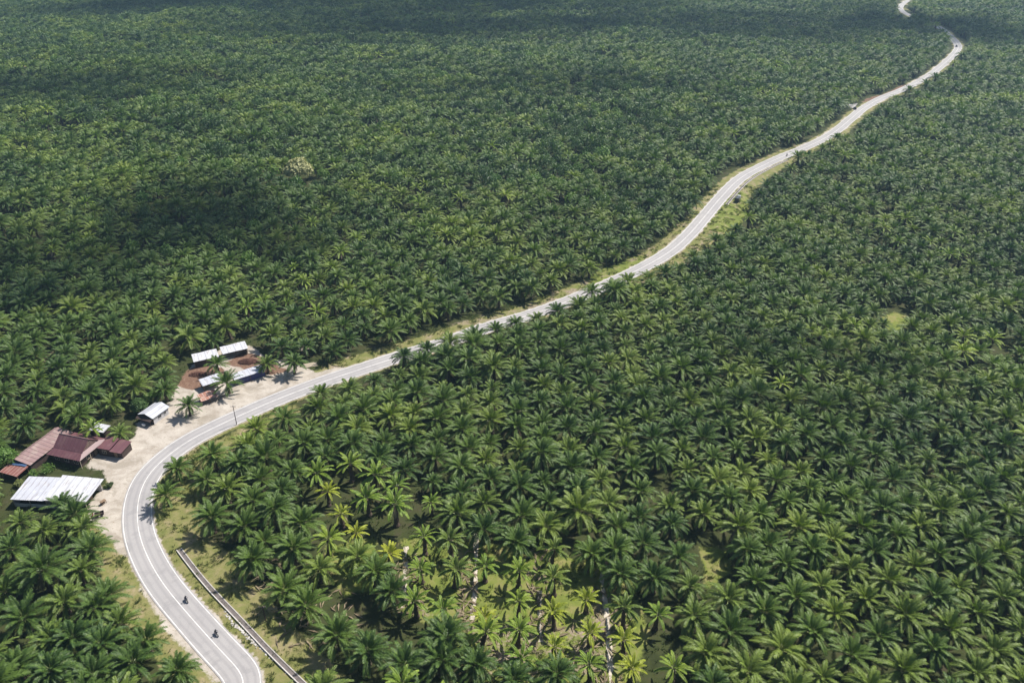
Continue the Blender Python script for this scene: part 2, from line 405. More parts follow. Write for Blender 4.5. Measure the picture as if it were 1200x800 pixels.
right_w = np.interp(rpx, [140,230,330,420,560,700,800,870,960,1060,1120], [6,6,5.5,5.2,5,6,14,13,8,7,6.5])
edge = np.where(d > 0, left_w, right_w)
att = {'grass': np.maximum(mask(VERGE, 3), np.clip(.5+(edge-ad)/3.5, 0, 1)*.85),
       'lush': np.maximum(mask(LUSH, 2.5), mask(YEL, 2)), 'dirt': np.maximum(mask(DIRT, 2.5)*.52, np.clip(.5+(edge+2-ad)/3.5, 0, 1)*np.where(P[:, 1] > 215, .40, .26)), 'redearth': mask(REDE, 1.8),
       'sand': np.maximum(mask(SAND, 1.8), np.clip(.5+(4.4-ad)/1.2, 0, 1)*.8)}
for k, v in att.items():
    a = me.attributes.new(k, 'FLOAT', 'POINT'); a.data.foreach_set('value', v.astype(np.float32))
me.materials.append(M['ground']); me.polygons.foreach_set('use_smooth', [True]*len(faces)); me.update()
tag(link_mesh('ground', me), kind='structure')

# ------------------------------------------------------------------ road, lines, tracks
def ribbon(name, o0, o1, zz, mat, i0=0, i1=None, attr=False, jit=0.0, thick=0.0):
    i1 = i1 or len(ROAD); v = []; f = []; ac = []
    offs = np.linspace(o0, o1, 9 if attr else 2)
    for i in range(i0, i1):
        for o in offs:
            j = jit*mnoise.noise(Vector((i*.35, o*2, 0))) if jit else 0
            p = ROAD[i]+LEFT[i]*(o+j); v.append((p[0], p[1], zz)); ac.append(o)
    k = len(offs); n = i1-i0
    f = [(i*k+j, i*k+j+1, (i+1)*k+j+1, (i+1)*k+j) for i in range(n-1) for j in range(k-1)]
    f = [q[::-1] for q in f]
    me = bpy.data.meshes.new(name); me.from_pydata(v, [], f); me.materials.append(mat)
    if attr:
        a = me.attributes.new('across', 'FLOAT', 'POINT'); a.data.foreach_set('value', np.array(ac, np.float32))
    me.update(); return me
tag(link_mesh('road', ribbon('road', -3.75, 3.75, .02, M['road'], attr=True)), kind='structure')
for nm, o in (('road_edge_line', 3.38), ('road_edge_line', -3.38), ('road_centre_line', 0)):
    tag(link_mesh(nm, ribbon(nm, o-.085, o+.085, .026, M['line_paint'])), kind='structure')
# the side road joining from the left near the far car
sr = [at(1003,124), at(985,122), at(965,118)]
mb = MB(); pts = [np.array(p) for p in sr]
v = []
for i, p in enumerate(pts):
    t = (pts[min(i+1, 2)]-pts[max(i-1, 0)]); t /= np.linalg.norm(t); n = np.array([-t[1], t[0]]); wd = (9, 4, 3)[i]
    v += [(p+n*wd).tolist()+[.012], (p-n*wd).tolist()+[.012]]
mb.add(v, [(0,1,3,2),(2,3,5,4)]); tag(mb.build('side_road', M['road']), kind='structure')
def track(pts, wd, nm, mat, zz=.05):
    P = catmull(np.array([at(*p) for p in pts]), .8); t = np.gradient(P, axis=0); t /= np.linalg.norm(t, axis=1)[:, None]; n = np.stack([-t[:, 1], t[:, 0]], 1)
    v = []; zs = gz(P)
    for i, p in enumerate(P):
        ww = wd*(1+.5*mnoise.noise(Vector((i*.5, pts[0][0], 0))))
        for s in (-1, 0, 1): q = p+n[i]*ww*s*.5; v.append((q[0], q[1], zs[i]+zz+(.05 if s == 0 else -.06)+.03*mnoise.noise(Vector((q[0]*.8, q[1]*.8, 1)))))
    f = [(i*3+j, i*3+j+1, i*3+j+4, i*3+j+3) for i in range(len(P)-1) for j in (0, 1)]
    mb = MB(); mb.add(v, [q[::-1] for q in f]); return tag(mb.build(nm, mat, smooth=True), kind='structure')
M['track'] = simple('track', (.50, .44, .36), .95, .4, .9)
for pts in ([(558,625),(557,672),(556,700),(553,726)], [(632,692),(633,715),(634,752)], [(704,668),(709,700),(713,740),(716,800)], [(476,640),(475,672),(472,712)]):
    track(pts, 1.25, 'path', M['track'])

# ------------------------------------------------------------------ buildings
def window(parent, x, y, z, wd, ht, face, fm=None):
    """framed window on a wall; face = 'x+','x-','y+','y-' outward direction"""
    t = .05; mb = MB(); g = MB()
    def bx(m, a0, a1, z0, z1, o0, o1):
        if face[0] == 'y':
            s = 1 if face[1] == '+' else -1; m.box(x+a0, x+a1, *sorted((y+s*o0, y+s*o1)), z0, z1)
        else:
            s = 1 if face[1] == '+' else -1; m.box(*sorted((x+s*o0, x+s*o1)), y+a0, y+a1, z0, z1)
    bx(mb, -wd/2-.08, -wd/2, z-.08, z+ht+.08, .003, .07); bx(mb, wd/2, wd/2+.08, z-.08, z+ht+.08, .003, .07)
    bx(mb, -wd/2, wd/2, z+ht, z+ht+.08, .003, .07); bx(mb, -wd/2, wd/2, z-.08, z, .003, .09); bx(mb, -.03, .03, z, z+ht, .003, .06)
    f = mb.build('window', fm or M['wood_pale'], parent); bx(g, -wd/2, wd/2, z, z+ht, .001, .02); g.build('pane', M['glass_dark'], f)
def door(parent, x, y, wd, ht, face, mat=None):
    mb = MB(); h = MB(); s = 1 if face[1] == '+' else -1
    if face[0] == 'y':
        mb.box(x-wd/2, x+wd/2, *sorted((y+s*.003, y+s*.06)), .02, ht); h.box(x+wd*.35, x+wd*.4, *sorted((y+s*.061, y+s*.12)), 1.0, 1.1)
    else:
        mb.box(*sorted((x+s*.003, x+s*.06)), y-wd/2, y+wd/2, .02, ht); h.box(*sorted((x+s*.061, x+s*.12)), y+wd*.35, y+wd*.4, 1.0, 1.1)
    d_ = mb.build('door', mat or M['wood'], parent); h.build('handle', M['steel'], d_)

# --- main maroon house: steep gable over a wrap-round skirt roof
A_H = math.atan2(175.0-178.2, -119.7+130.7)
hc = np.array([-130.7, 178.2])
ux = np.array([math.cos(A_H), math.sin(A_H)]); uy = np.array([-ux[1], ux[0]])
def HL(lx, ly): return hc+ux*lx+uy*ly
c0 = HL(5.7, 5.4)
house = empty('house', (*c0, 0), A_H)
tag(house, 'maroon-roofed house with steep gable above a wide skirt roof beside the bend', 'house')
W2, D2 = 5.7, 5.4
mb = MB(); wl, wd_ = W2-.9, D2-.9
mb.box(-wl, wl, -wd_, -wd_+.12, 0, 2.95); mb.box(-wl, wl, wd_-.12, wd_, 0, 2.95)
mb.box(-wl, -wl+.12, -wd_+.12, wd_-.12, 0, 2.95); mb.box(wl-.12, wl, -wd_+.12, wd_-.12, 0, 2.95); mb.box(-wl+.12, wl-.12, -wd_+.12, wd_-.12, 0, .1)
mb.build('wall', M['wood_dark'], house)
mb = MB(); gx0, gy0, ze, zs, zr = 4.7, 3.1, 2.9, 3.85, 6.4
sk = [(-W2,-D2,ze),(W2,-D2,ze),(W2,D2,ze),(-W2,D2,ze)]; ik = [(-gx0,-gy0,zs),(gx0,-gy0,zs),(gx0,gy0,zs),(-gx0,gy0,zs)]
for i in range(4): j = (i+1) % 4; mb.slab([sk[i], sk[j], ik[j], ik[i]], .05)
rf = mb.build('skirt_roof', M['roof_maroon'], house)
mb = MB()
mb.corr([(gx0+.25,0,zr),(-gx0-.25,0,zr),(-gx0-.25,-gy0-.1,zs+.02),(gx0+.25,-gy0-.1,zs+.02)], pitch=.5, amp=.03)
mb.corr([(-gx0-.25,0,zr),(gx0+.25,0,zr),(gx0+.25,gy0+.1,zs+.02),(-gx0-.25,gy0+.1,zs+.02)], pitch=.5, amp=.03)
r2 = mb.build('roof', M['roof_maroon'], house)
mb = MB(); mb.tube([(-gx0-.3,0,zr+.03),(gx0+.3,0,zr+.03)], .1, 6); mb.build('ridge_cap', M['roof_pink'], r2)
for s in (-1, 1):
    mb = MB(); mb.slab([(s*gx0,-gy0+.25,zs+.03),(s*gx0,gy0-.25,zs+.03),(s*gx0,0,zr-.2)], .06); mb.build('gable', M['wood'], house)
mb = MB()
for k in range(4): mb.slab([(gx0+.1,-2.2+k*.45,zs+.25+k*.42),(gx0+.1,2.2-k*.45,zs+.25+k*.42),(gx0+.16,2.2-k*.45,zs+.45+k*.42),(gx0+.16,-2.2+k*.45,zs+.45+k*.42)], .04)
mb.build('gable_louvre', M['roof_pink'], house)
for x in (-3.2, 0, 3.2): window(house, x, -wd_, .9, 1.3, 1.2, 'y-')
door(house, wl, 1.2, 1.1, 2.1, 'x+'); window(house, wl, -1.6, .9, 1.3, 1.2, 'x+'); window(house, wl, 3.2, .9, 1.1, 1.2, 'x+')
for y in (-D2+.25, -1.4, 2.6, D2-.25):
    mb = MB(); mb.box(W2-.32, W2-.2, y-.06, y+.06, 0, 2.86); mb.build('porch_post', M['wood_pale'], house)

# --- long pink sheet-roof shed to the left of the house
c1 = HL(-3.9, 3.0); sh = empty('long_shed', (*c1, 0), A_H)
tag(sh, 'long shed with faded pink seamed sheet roof, left against the maroon house', 'shed')
hx, hy = 3.1, 8.0
mb = MB(); mb.corr([(-1.9,-hy,3.5),(-1.9,hy,3.5),(hx,hy,2.6),(hx,-hy,2.6)][::-1], pitch=.45, amp=.035, warp=.12)
mb.corr([(-1.9,hy,3.52),(-1.9,-hy,3.52),(-hx-.2,-hy,3.0),(-hx-.2,hy,3.0)][::-1], pitch=.45, amp=.035, warp=.12)
mb.build('roof', M['roof_pink'], sh)
mb = MB(); mb.box(-2.7, 2.6, -7.6, -7.5, 0, 2.62); mb.box(-2.7, 2.6, 7.5, 7.6, 0, 2.62); mb.box(-2.7, -2.6, -7.5, 7.5, 0, 2.85); mb.box(2.5, 2.6, -7.5, 7.5, 0, 2.5)
mb.build('wall', M['wood_dark'], sh); door(sh, 0, -7.6, 1.1, 2.0, 'y-')
window(sh, -2.7, 0, 1, 1.2, 1, 'x-'); window(sh, -2.7, 4, 1, 1.2, 1, 'x-')
# --- rusty lean-to with blue tarp at its near end
c2 = HL(-3.9, -7.2); lt = empty('lean_to', (*c2, 0), A_H)
tag(lt, 'low lean-to of rusty red sheets with a blue tarp on its roof', 'lean-to')
mb = MB(); mb.corr([(-3.2,2.1,2.5),(-3.2,-2.2,2.3),(2.7,-2.2,1.95),(2.7,2.1,2.15)][::-1] if False else [(-3.2,-2.2,2.3),(2.7,-2.2,1.95),(2.7,2.1,2.25),(-3.2,2.1,2.6)], pitch=.4, amp=.03, warp=.15); mb.build('roof', M['roof_rust'], lt)
mb = MB(); mb.corr([(-3.0,.9,2.66),(2.0,1.5,2.46),(2.3,3.0,2.62),(-3.0,3.0,2.8)], pitch=.6, amp=.05, warp=.2); mb.build('tarp', M['blue_tarp'], lt)
for x in (-2.9, 2.4):
    for y in (-1.9, 1.7):
        mb = MB(); mb.box(x-.06, x+.06, y-.06, y+.06, 0, 1.93 if x > 0 else 2.2); mb.build('post', M['wood'], lt)
# --- brown outbuilding on the right of the house (two roof sheets)
c3 = HL(11.4+3.9, 9.0); ob = empty('outbuilding', (*c3, 0), A_H+R(4))
tag(ob, 'low brown outbuilding with two-pitch maroon sheet roof, right of the maroon house', 'outbuilding')
mb = MB(); mb.corr([(-4.4,2.9,3.3),(-.1,2.9,3.2),(-.1,-2.2,2.6),(-4.4,-2.2,2.7)][::-1], pitch=.45, amp=.03, warp=.1); mb.build('roof', M['roof_maroon'], ob)
mb = MB(); mb.corr([(.05,2.7,3.0),(3.9,2.5,2.85),(3.9,-2.6,2.35),(.05,-2.6,2.45)][::-1], pitch=.45, amp=.03, warp=.1); mb.build('roof', M['roof_rust'] if False else M['roof_maroon'], ob)
mb = MB(); mb.box(-4.1, 3.5, -1.9, -1.8, 0, 2.3); mb.box(-4.1, 3.5, 2.2, 2.3, 0, 2.55); mb.box(-4.1, -4.0, -1.8, 2.2, 0, 2.5); mb.box(3.4, 3.5, -1.8, 2.2, 0, 2.25)
mb.build('wall', M['wood_dark'], ob); door(ob, 1.4, -1.9, 1.0, 1.9, 'y-'); window(ob, -2.2, -1.9, .9, 1.2, 1, 'y-')
# --- small white-roofed back kitchen
c4 = HL(6.2, 14.0); bk = empty('kitchen_shed', (*c4, 0), A_H)
tag(bk, 'small shed with plain white sheet roof behind the maroon house', 'shed')
mb = MB(); mb.corr([(-2.8,1.5,3.9),(2.8,1.5,3.9),(2.8,-1.7,3.5),(-2.8,-1.7,3.5)][::-1], pitch=.4, amp=.03); mb.build('roof', M['roof_white'], bk)
mb = MB(); mb.box(-2.5, 2.5, -1.4, -1.3, 0, 3.4); mb.box(-2.5, 2.5, 1.1, 1.2, 0, 3.6); mb.box(-2.5, -2.4, -1.3, 1.1, 0, 3.4); mb.box(2.4, 2.5, -1.3, 1.1, 0, 3.4); mb.build('wall', M['wood_dark'], bk)

# --- big white-roofed building
wh = empty('workshop', (-119.9, 163.0, 0), R(-4))
tag(wh, 'long open workshop with two bright white sheet roofs beside the sandy lot', 'workshop')
mb = MB(); mb.corr([(-10.4,4.3,3.3),(-1.1,4.5,3.35),(-1.1,-4.4,2.75),(-10.4,-4.3,2.7)][::-1], pitch=.5, amp=.03, warp=.1); mb.build('roof', M['roof_zinc'], wh)
mb = MB(); mb.corr([(-1.3,5.0,3.75),(10.6,4.2,3.7),(10.2,-4.3,3.05),(-1.3,-4.5,3.1)][::-1], pitch=.5, amp=.03, warp=.1); mb.build('roof', M['roof_white'], wh)
mb = MB(); mb.box(-10.0, 9.6, 3.6, 3.72, 0, 3.15); mb.box(-10.0, -9.9, -3.9, 3.6, 0, 2.65); mb.box(-9.9, 3.0, -3.95, -3.85, 0, 1.1); mb.box(-1.25, -1.15, -3.8, 3.5, 0, 2.6)
mb.build('wall', M['white_wall'], wh)
for x in (-9.9, -5.5, -1.0, 3.2, 7.0, 9.7):
    mb = MB(); mb.box(x-.07, x+.07, -4.1, -3.96, 0, 2.62 if x < -1.1 else 2.95); mb.build('post', M['wood_pale'], wh)
mb = MB(); mb.slab([(10.25,-4.2,3.0),(10.25,4.1,3.6),(10.25,4.1,3.35),(10.25,-4.2,2.75)], .05); mb.build('fascia', M['concrete_dark'], wh)
mb = MB(); mb.box(5.0, 8.6, -.4, .6, 0, .85); mb.build('workbench', M['wood'], wh)

# --- small gabled kiosk
ko = empty('kiosk', (-109.3, 200.3, 0), R(-23))
tag(ko, 'small gabled kiosk with pale zinc roof, white side and dark brown front', 'kiosk')
mb = MB(); kw, kl = 3.0, 3.5
mb.corr([(.0,-kl,3.5),(0,kl,3.5),(kw,kl,2.5),(kw,-kl,2.5)][::-1], pitch=.4, amp=.03); mb.corr([(0,kl,3.5),(0,-kl,3.5),(-kw,-kl,2.5),(-kw,kl,2.5)][::-1], pitch=.4, amp=.03)
kr = mb.build('roof', M['roof_zinc'], ko); mb = MB(); mb.tube([(0,-kl-.05,3.53),(0,kl+.05,3.53)], .09, 6); mb.build('ridge_cap', M['roof_white'], kr)
mb = MB(); mb.box(2.5, 2.6, -3.0, 3.0, 0, 2.55); mb.box(-2.6, -2.5, -3.0, 3.0, 0, 2.55); mb.box(-2.5, 2.5, 2.9, 3.0, 0, 2.55); mb.build('wall', M['white_wall'], ko)
mb = MB(); mb.box(-2.6, -.9, -3.1, -3.0, 0, 2.5); mb.box(.9, 2.6, -3.1, -3.0, 0, 2.5); mb.box(-.9, .9, -3.1, -3.0, 2.1, 2.5); mb.slab([(-2.6,-3.05,2.52),(2.6,-3.05,2.52),(0,-3.05,3.4)], .1)
mb.build('front_wall', M['wood_dark'], ko)
mb = MB(); mb.slab([(-2.9,-4.6,1.9),(2.9,-4.6,1.9),(2.9,-3.15,2.45),(-2.9,-3.15,2.45)], .05); mb.build('awning', M['wood_dark'], ko)
for x in (-2.7, 2.7):
    mb = MB(); mb.box(x-.05, x+.05, -4.5, -4.4, 0, 1.88); mb.build('post', M['wood_dark'], ko)
window(ko, 2.6, -.6, .95, 1.2, .9, 'x+', M['white_wall']); window(ko, 2.6, 1.6, .95, .8, .9, 'x+', M['white_wall'])
bxm = MB(); bxm.box(-.45, .45, -.3, .3, .12, .75); bxo = empty('cool_box', (*(np.array([-109.3, 200.3])+np.array([math.cos(R(-23))*.4+math.sin(R(-23))*5.0, math.sin(R(-23))*.4-math.cos(R(-23))*5.0])), 0), R(-23))
tag(bxo, 'white cool box standing before the dark kiosk front', 'cool box'); bxm.build('box_body', M['car_white'], bxo, bevel=.03)
mb = MB(); mb.box(-.47, .47, -.32, .32, .753, .86); mb.build('lid', M['car_white'], bxo, bevel=.03)
for xx in (-.375, .375): mb = MB(); mb.box(xx-.075, xx+.075, -.3, .3, 0, .118); mb.build('foot', M['black'], bxo)

# --- open shacks by the fruit heaps
def shack(name, cx, cy, ang, wd, dp, h1, h0, roofm, label, wallm=None, walls=('b',), warp=.14, cat='shack'):
    e = empty(name, (cx, cy, 0), R(ang)); tag(e, label, cat, None)
    mb = MB(); mb.corr([(-wd/2,dp/2,h1),(wd/2,dp/2,h1),(wd/2,-dp/2,h0),(-wd/2,-dp/2,h0)][::-1], pitch=.45, amp=.04, warp=warp); mb.build('roof', roofm, e)
    ix_, iy_ = wd/2-.3, dp/2-.3
    for x in (-ix_, 0, ix_):
        for y, h in ((-iy_, h0), (iy_, h1)):
            mb = MB(); mb.tube([(x, y, 0), (x+.03, y, h-.12)], .07, 6); mb.build('post', M['wood'], e)
    mb = MB(); t = .07
    if 'b' in walls: mb.box(-ix_+.1, ix_-.1, iy_-.2, iy_-.2+t, .02, h1-.35)
    if 'f' in walls: mb.box(-ix_+.1, ix_-.1, -iy_+.12, -iy_+.12+t, .02, h0-.45)
    if 'l' in walls: mb.box(-ix_+.1, -ix_+.1+t, -iy_+.2, iy_-.22, .02, h0-.3)
    if 'r' in walls: mb.box(ix_-.1-t, ix_-.1, -iy_+.2, iy_-.22, .02, h0-.3)
    mb.build('wall', wallm or M['wood_dark'], e)
    mb = MB(); mb.box(-ix_+.4, ix_-.4, -.5, .5, .55, .62); mb.box(-ix_+.5, -ix_+.6, -.4, .4, 0, .549); mb.box(ix_-.6, ix_-.5, -.4, .4, 0, .549); mb.build('platform', M['wood_pale'], e)
    return e
shack('shack', -104.6, 233.0, 27, 8.2, 5.0, 3.0, 2.5, M['roof_white'], 'plain shack with flat white roof over a dark front, farthest left shack by the palms', walls=('b','l','f'))
shack('shack', -96.4, 238.3, 29, 8.6, 4.8, 3.0, 2.5, M['roof_white'], 'white-roofed shack behind the larger red-brown heap, farthest back of the shacks', walls=('b','r'))
shack('shack', -97.7, 217.9, 37, 6.6, 4.2, 2.8, 2.3, M['roof_zinc'], 'open shack with pale grey sheet roof directly behind the red-striped stall', walls=('b','l'))
shack('shack', -86.8, 222.4, 36, 10.6, 3.6, 2.9, 2.4, M['roof_zinc'], 'long narrow shack with pale blue-grey roof and dark blue front wall', M['navy_wall'], ('b','f','r'))
shack('stall', -96.0, 209.6, 37, 5.6, 4.0, 2.3, 1.7, M['roof_orange'], 'low roadside stall under an orange roof with pale stripes', walls=('l',), warp=.2, cat='stall')

def leaf_cloud(clumps, leaf, n, squash=1.0):
    mb = MB()
    for c, r in clumps:
        for _ in range(n):
            while True:
                q = Vector((random.uniform(-1, 1), random.uniform(-1, 1), random.uniform(-1, 1)))
                if .25 < q.length < 1: break
            q = q*(q.length**-.45); p = Vector(c)+Vector((q.x*r, q.y*r, q.z*r*squash)); s = leaf*random.uniform(.7, 1.4)
            nrm = (q.normalized()+Vector((random.uniform(-.8, .8), random.uniform(-.8, .8), random.uniform(-.2, .9)))).normalized()
            a = nrm.cross(Vector((random.uniform(-1, 1), random.uniform(-1, 1), random.uniform(-1, 1)))).normalized(); b = nrm.cross(a)
            mb.add([p-a*s, p+b*s*.45, p+a*s, p-b*s*.45], [(0, 1, 2, 3)])
    return mb
def heap(name, cx, cy, rx, ry, h, label, n=420):
    e = empty(name, (cx, cy, 0)); tag(e, label, 'heap')
    mb = MB(); nu, nv = 26, 9; mb.v.append((0, 0, h))
    for j in range(1, nv+1):
        for i in range(nu):
            r = j/nv; a = 2*math.pi*i/nu; k = .85+.5*mnoise.noise(Vector((math.cos(a)*1.7, math.sin(a)*1.7, cx)))
            zz = h*(1-r**1.7)*(.8+.5*mnoise.noise(Vector((r*math.cos(a)*2, r*math.sin(a)*2, cy))))-(.12 if j == nv else 0)
            mb.v.append((rx*k*r*math.cos(a), ry*k*r*math.sin(a), zz))
    for i in range(nu): mb.f.append((0, 1+i, 1+(i+1) % nu)); mb.m.append(0)
    for j in range(nv-1):
        for i in range(nu): a = 1+j*nu; mb.f.append((a+i, a+nu+i, a+nu+(i+1) % nu, a+(i+1) % nu)); mb.m.append(0)
    mb.build('mound', M['laterite'], e, smooth=True)
    mb = MB()
    for _ in range(n):
        r = math.sqrt(random.random())*.95; a = random.uniform(0, 6.283); s = random.uniform(.14, .26)
        mb.ell((rx*r*math.cos(a), ry*r*math.sin(a), max(.05, h*(1-r**1.7)*.95)), (s, s*.9, s*.8), 6, 4, .25)
    b = mb.build('fruit_bunches', M['laterite'], e); b['kind'] = 'stuff'
p = at(291, 424); heap('fruit_heap', p[0], p[1], 3.6, 2.0, 1.2, 'larger red-brown heap between the white-roofed shack and the blue-fronted shack')
p = at(232, 439); heap('fruit_heap', p[0], p[1], 3.2, 1.7, .9, 'low red-brown heap in front of the farthest left shack', 260)

# --- drainage channels
def channel(pts_world, label, wd=.9, w=.22, hgt=.28, dep=.62):
    P = catmull(np.array(pts_world), 1.2)
    for _ in range(60): P[1:-1] = .25*P[:-2]+.5*P[1:-1]+.25*P[2:]
    t = np.gradient(P, axis=0); t /= np.linalg.norm(t, axis=1)[:, None]; n = np.stack([-t[:, 1], t[:, 0]], 1)
    zz = gz(P); c = P[len(P)//2]; e = empty('drainage_channel', (*c, 0)); tag(e, label, 'drain')
    def strip(name, o0, o1, z0, z1, mat):
        v = []; f = []
        for i, p in enumerate(P):
            a, b = p+n[i]*o0-c, p+n[i]*o1-c; g = zz[i]
            v += [(a[0], a[1], g+z0), (b[0], b[1], g+z0), (b[0], b[1], g+z1), (a[0], a[1], g+z1)]
        for i in range(len(P)-1):
            k = 4*i
            for q in range(4): f.append((k+q, k+(q+1) % 4, k+4+(q+1) % 4, k+4+q))
        f += [(0, 3, 2, 1), tuple(4*(len(P)-1)+q for q in range(4))]
        mb = MB(); mb.add(v, f); mb.build(name, mat, e)
    strip('channel_wall', wd/2, wd/2+w, -.3, hgt, M['concrete']); strip('channel_wall', -wd/2-w, -wd/2, -.3, hgt+.1, M['white_stone'])
    strip('channel_bed', -wd/2, wd/2, -.02, .17, M['concrete_dark'])
channel([at(*q) for q in [(210,644),(218,655),(231,672),(247,692),(262,707),(281,724),(298,745),(320,768),(340,787),(362,808)]], 'concrete drainage channel with a white outer wall along the grassy verge')
ii = [i for i in range(len(ROAD)) if 838 < road_px[i] < 915 and road_py[i] > 150]
channel([tuple(ROAD[i]-LEFT[i]*5.6) for i in ii[::4]], 'concrete roadside drain running past the parked truck, away from the houses', wd=1.0)
# loose white slabs beside the near channel
mb = MB()
for (x0, y0), (x1, y1), nn in (((266,728),(297,757),120), ((300,758),(338,792),150), ((258,716),(266,727),25)):
    for k in range(nn):
        q = at(x0+(x1-x0)*k/nn+5.5+random.gauss(0, 1.1), y0+(y1-y0)*k/nn+random.gauss(0, 1.0)); s = random.uniform(.08, .34)
        mb.ell((q[0], q[1], .02), (s, s*random.uniform(.4, 1), random.uniform(.05, .14)), 5, 4, .45)
tag(mb.build('white_rubble', M['white_stone']), 'strip of loose white rubble between road edge and drainage channel', 'rubble', None, 'stuff')

# --- utility poles
def pole(x, y, h, label, lean=0.0):
    z = gz1(x, y); e = empty('utility_pole', (x, y, z)); tag(e, label, 'utility pole')
    mb = MB(); mb.tube([(0, 0, -.3), (lean, 0, h)], [.13, .085], 8); mb.build('shaft', M['wood_dark'], e)
    mb = MB(); mb.box(lean-.8, lean+.8, -.05, .05, h-.5, h-.4); a = mb.build('crossarm', M['wood_dark'], e)
    for k in (-.7, 0.2, .7):
        mb = MB(); mb.tube([(lean+k, 0, h-.398), (lean+k, 0, h-.2)], [.05, .03], 6); mb.build('insulator', M['white_wall'], a)
p = at(277.4, 497); pole(p[0], p[1], 6.9, 'thin dark utility pole at the verge opposite the striped stall')
p = at(727.8, 343); pole(p[0], p[1], 8.0, 'utility pole among the palms before the middle road stretch', .1)
p = at(312, 728); pole(p[0], p[1], 5.0, 'short thin pole in the grass right of the near drainage channel', -.15)

# ------------------------------------------------------------------ vehicles
def wheel(parent, x, y, r, wd, rim):
    n = 18; mb = MB(); prof = [(r*.6, -wd/2), (r*.93, -wd/2), (r, -wd*.3), (r, wd*.3), (r*.93, wd/2), (r*.6, wd/2)]
    for i in range(n):
        a = 2*math.pi*i/n
        for (q, yy) in prof: mb.v.append((x+q*math.cos(a), y+yy, r+q*math.sin(a)))
    k = len(prof)
    for i in range(n):
        for j in range(k): mb.f.append((i*k+j, ((i+1) % n)*k+j, ((i+1) % n)*k+(j+1) % k, i*k+(j+1) % k)); mb.m.append(0)
    t = mb.build('wheel', M['rubber'], parent, smooth=True); mb = MB(); mb.tube([(x, y-wd*.42, r), (x, y+wd*.42, r)], r*.59, 14); mb.build('rim', rim, t)
def loft(mb, secs):
    """sections: list of (x, [(y,z)...]) mirrored closed loops"""
    b = len(mb.v); k = len(secs[0][1])
    for x, ring in secs: mb.v += [(x, y, z) for y, z in ring]
    for i in range(len(secs)-1):
        for j in range(k): mb.f.append((b+i*k+j, b+i*k+(j+1) % k, b+(i+1)*k+(j+1) % k, b+(i+1)*k+j)); mb.m.append(mb.mi)
    mb.f.append(tuple(b+j for j in range(k-1, -1, -1))); mb.m.append(mb.mi); e = b+(len(secs)-1)*k; mb.f.append(tuple(e+j for j in range(k))); mb.m.append(mb.mi)
def ring(hw, z0, z1, top=.92): return [(-hw*.94, z0), (hw*.94, z0), (hw, z0+.2), (hw, (z0+z1)/2), (hw*top, z1), (-hw*top, z1), (-hw, (z0+z1)/2), (-hw, z0+.2)]
def car(name, x, y, rz, paint, label, cat='car'):
    e = empty(name, (x, y, .02), rz); tag(e, label, cat, None)
    mb = MB(); loft(mb, [(-2.2, ring(.72, .42, .82)), (-2.05, ring(.82, .3, .98)), (-.9, ring(.86, .26, 1.02)), (.9, ring(.86, .26, 1.0)), (1.7, ring(.83, .28, .9)), (2.1, ring(.7, .36, .72))]); mb.build('body', paint, e, smooth=False, bevel=.05)
    mb = MB(); loft(mb, [(-2.0, ring(.70, 1.0, 1.28, .9)), (-1.75, ring(.72, 1.0, 1.55, .86)), (.1, ring(.73, 1.0, 1.6, .86)), (.75, ring(.73, .98, 1.3, .9)), (1.15, ring(.72, .95, 1.03, .95))]); cb = mb.build('cabin', M['glass_dark'], e)
    mb = MB(); mb.slab([(-1.85,-.60,1.6),(.12,-.61,1.645),(.12,.61,1.645),(-1.85,.60,1.6)], .05); mb.build('roof', paint, e, bevel=.03)
    for wx in (-1.35, 1.35):
        for wy in (-.74, .74): wheel(e, wx, wy, .31, .2, M['steel'])
    for s in (-1, 1):
        mb = MB(); mb.box(1.98, 2.13, s*.55-.14, s*.55+.14, .56, .7); mb.build('headlight', M['lamp_glass'], e)
        mb = MB(); mb.box(-2.22, -2.1, s*.6-.1, s*.6+.1, .72, .9); mb.build('tail_light', M['tail_lamp'], e)
        mb = MB(); mb.box(.7, .85, *sorted((s*.87, s*1.02)), 1.0, 1.12); mb.build('wing_mirror', paint, e)
    return e
def heading(px, py):
    i = int(((ROAD-at(px, py))**2).sum(1).argmin()); return i, math.atan2(tang[i][1], tang[i][0])
# small box truck on the right-hand verge
i, hd = heading(846, 232); tp = ROAD[i]-LEFT[i]*9.2
tk = empty('truck', (*tp, gz1(*tp)), hd); tag(tk, 'small dark truck with pale roof parked on the grass verge by the drain', 'truck')
mb = MB(); mb.box(-2.6, 2.6, -.42, .42, .55, .75); mb.build('chassis', M['black'], tk)
mb = MB(); loft(mb, [(1.25, ring(.95, .7, 2.6, .93)), (2.1, ring(.95, .65, 2.6, .93)), (2.75, ring(.93, .6, 1.35, .96))]); cab = mb.build('cab', M['car_white'], tk, bevel=.05)
mb = MB(); mb.slab([(2.25,-.8,2.37),(2.25,.8,2.37),(2.70,.82,1.52),(2.70,-.82,1.52)][::-1], .02); mb.build('windscreen', M['glass_dark'], cab)
mb = MB(); mb.box(-2.7, 1.15, -1.05, 1.05, .78, .9); mb.box(-2.7, 1.15, -1.05, -.99, .9, 2.3); mb.box(-2.7, 1.15, .99, 1.05, .9, 2.3); mb.box(-2.7, -2.64, -.99, .99, .9, 2.3); mb.box(1.09, 1.15, -.99, .99, .9, 2.3); mb.build('cargo_bed', M['car_grey'], tk, bevel=.02)
mb = MB(); mb.corr([(-2.75,-1.1,2.33),(1.2,-1.1,2.36),(1.2,1.1,2.36),(-2.75,1.1,2.33)], pitch=.7, amp=.04, t=.03); mb.build('cargo_cover', M['car_grey'], tk)
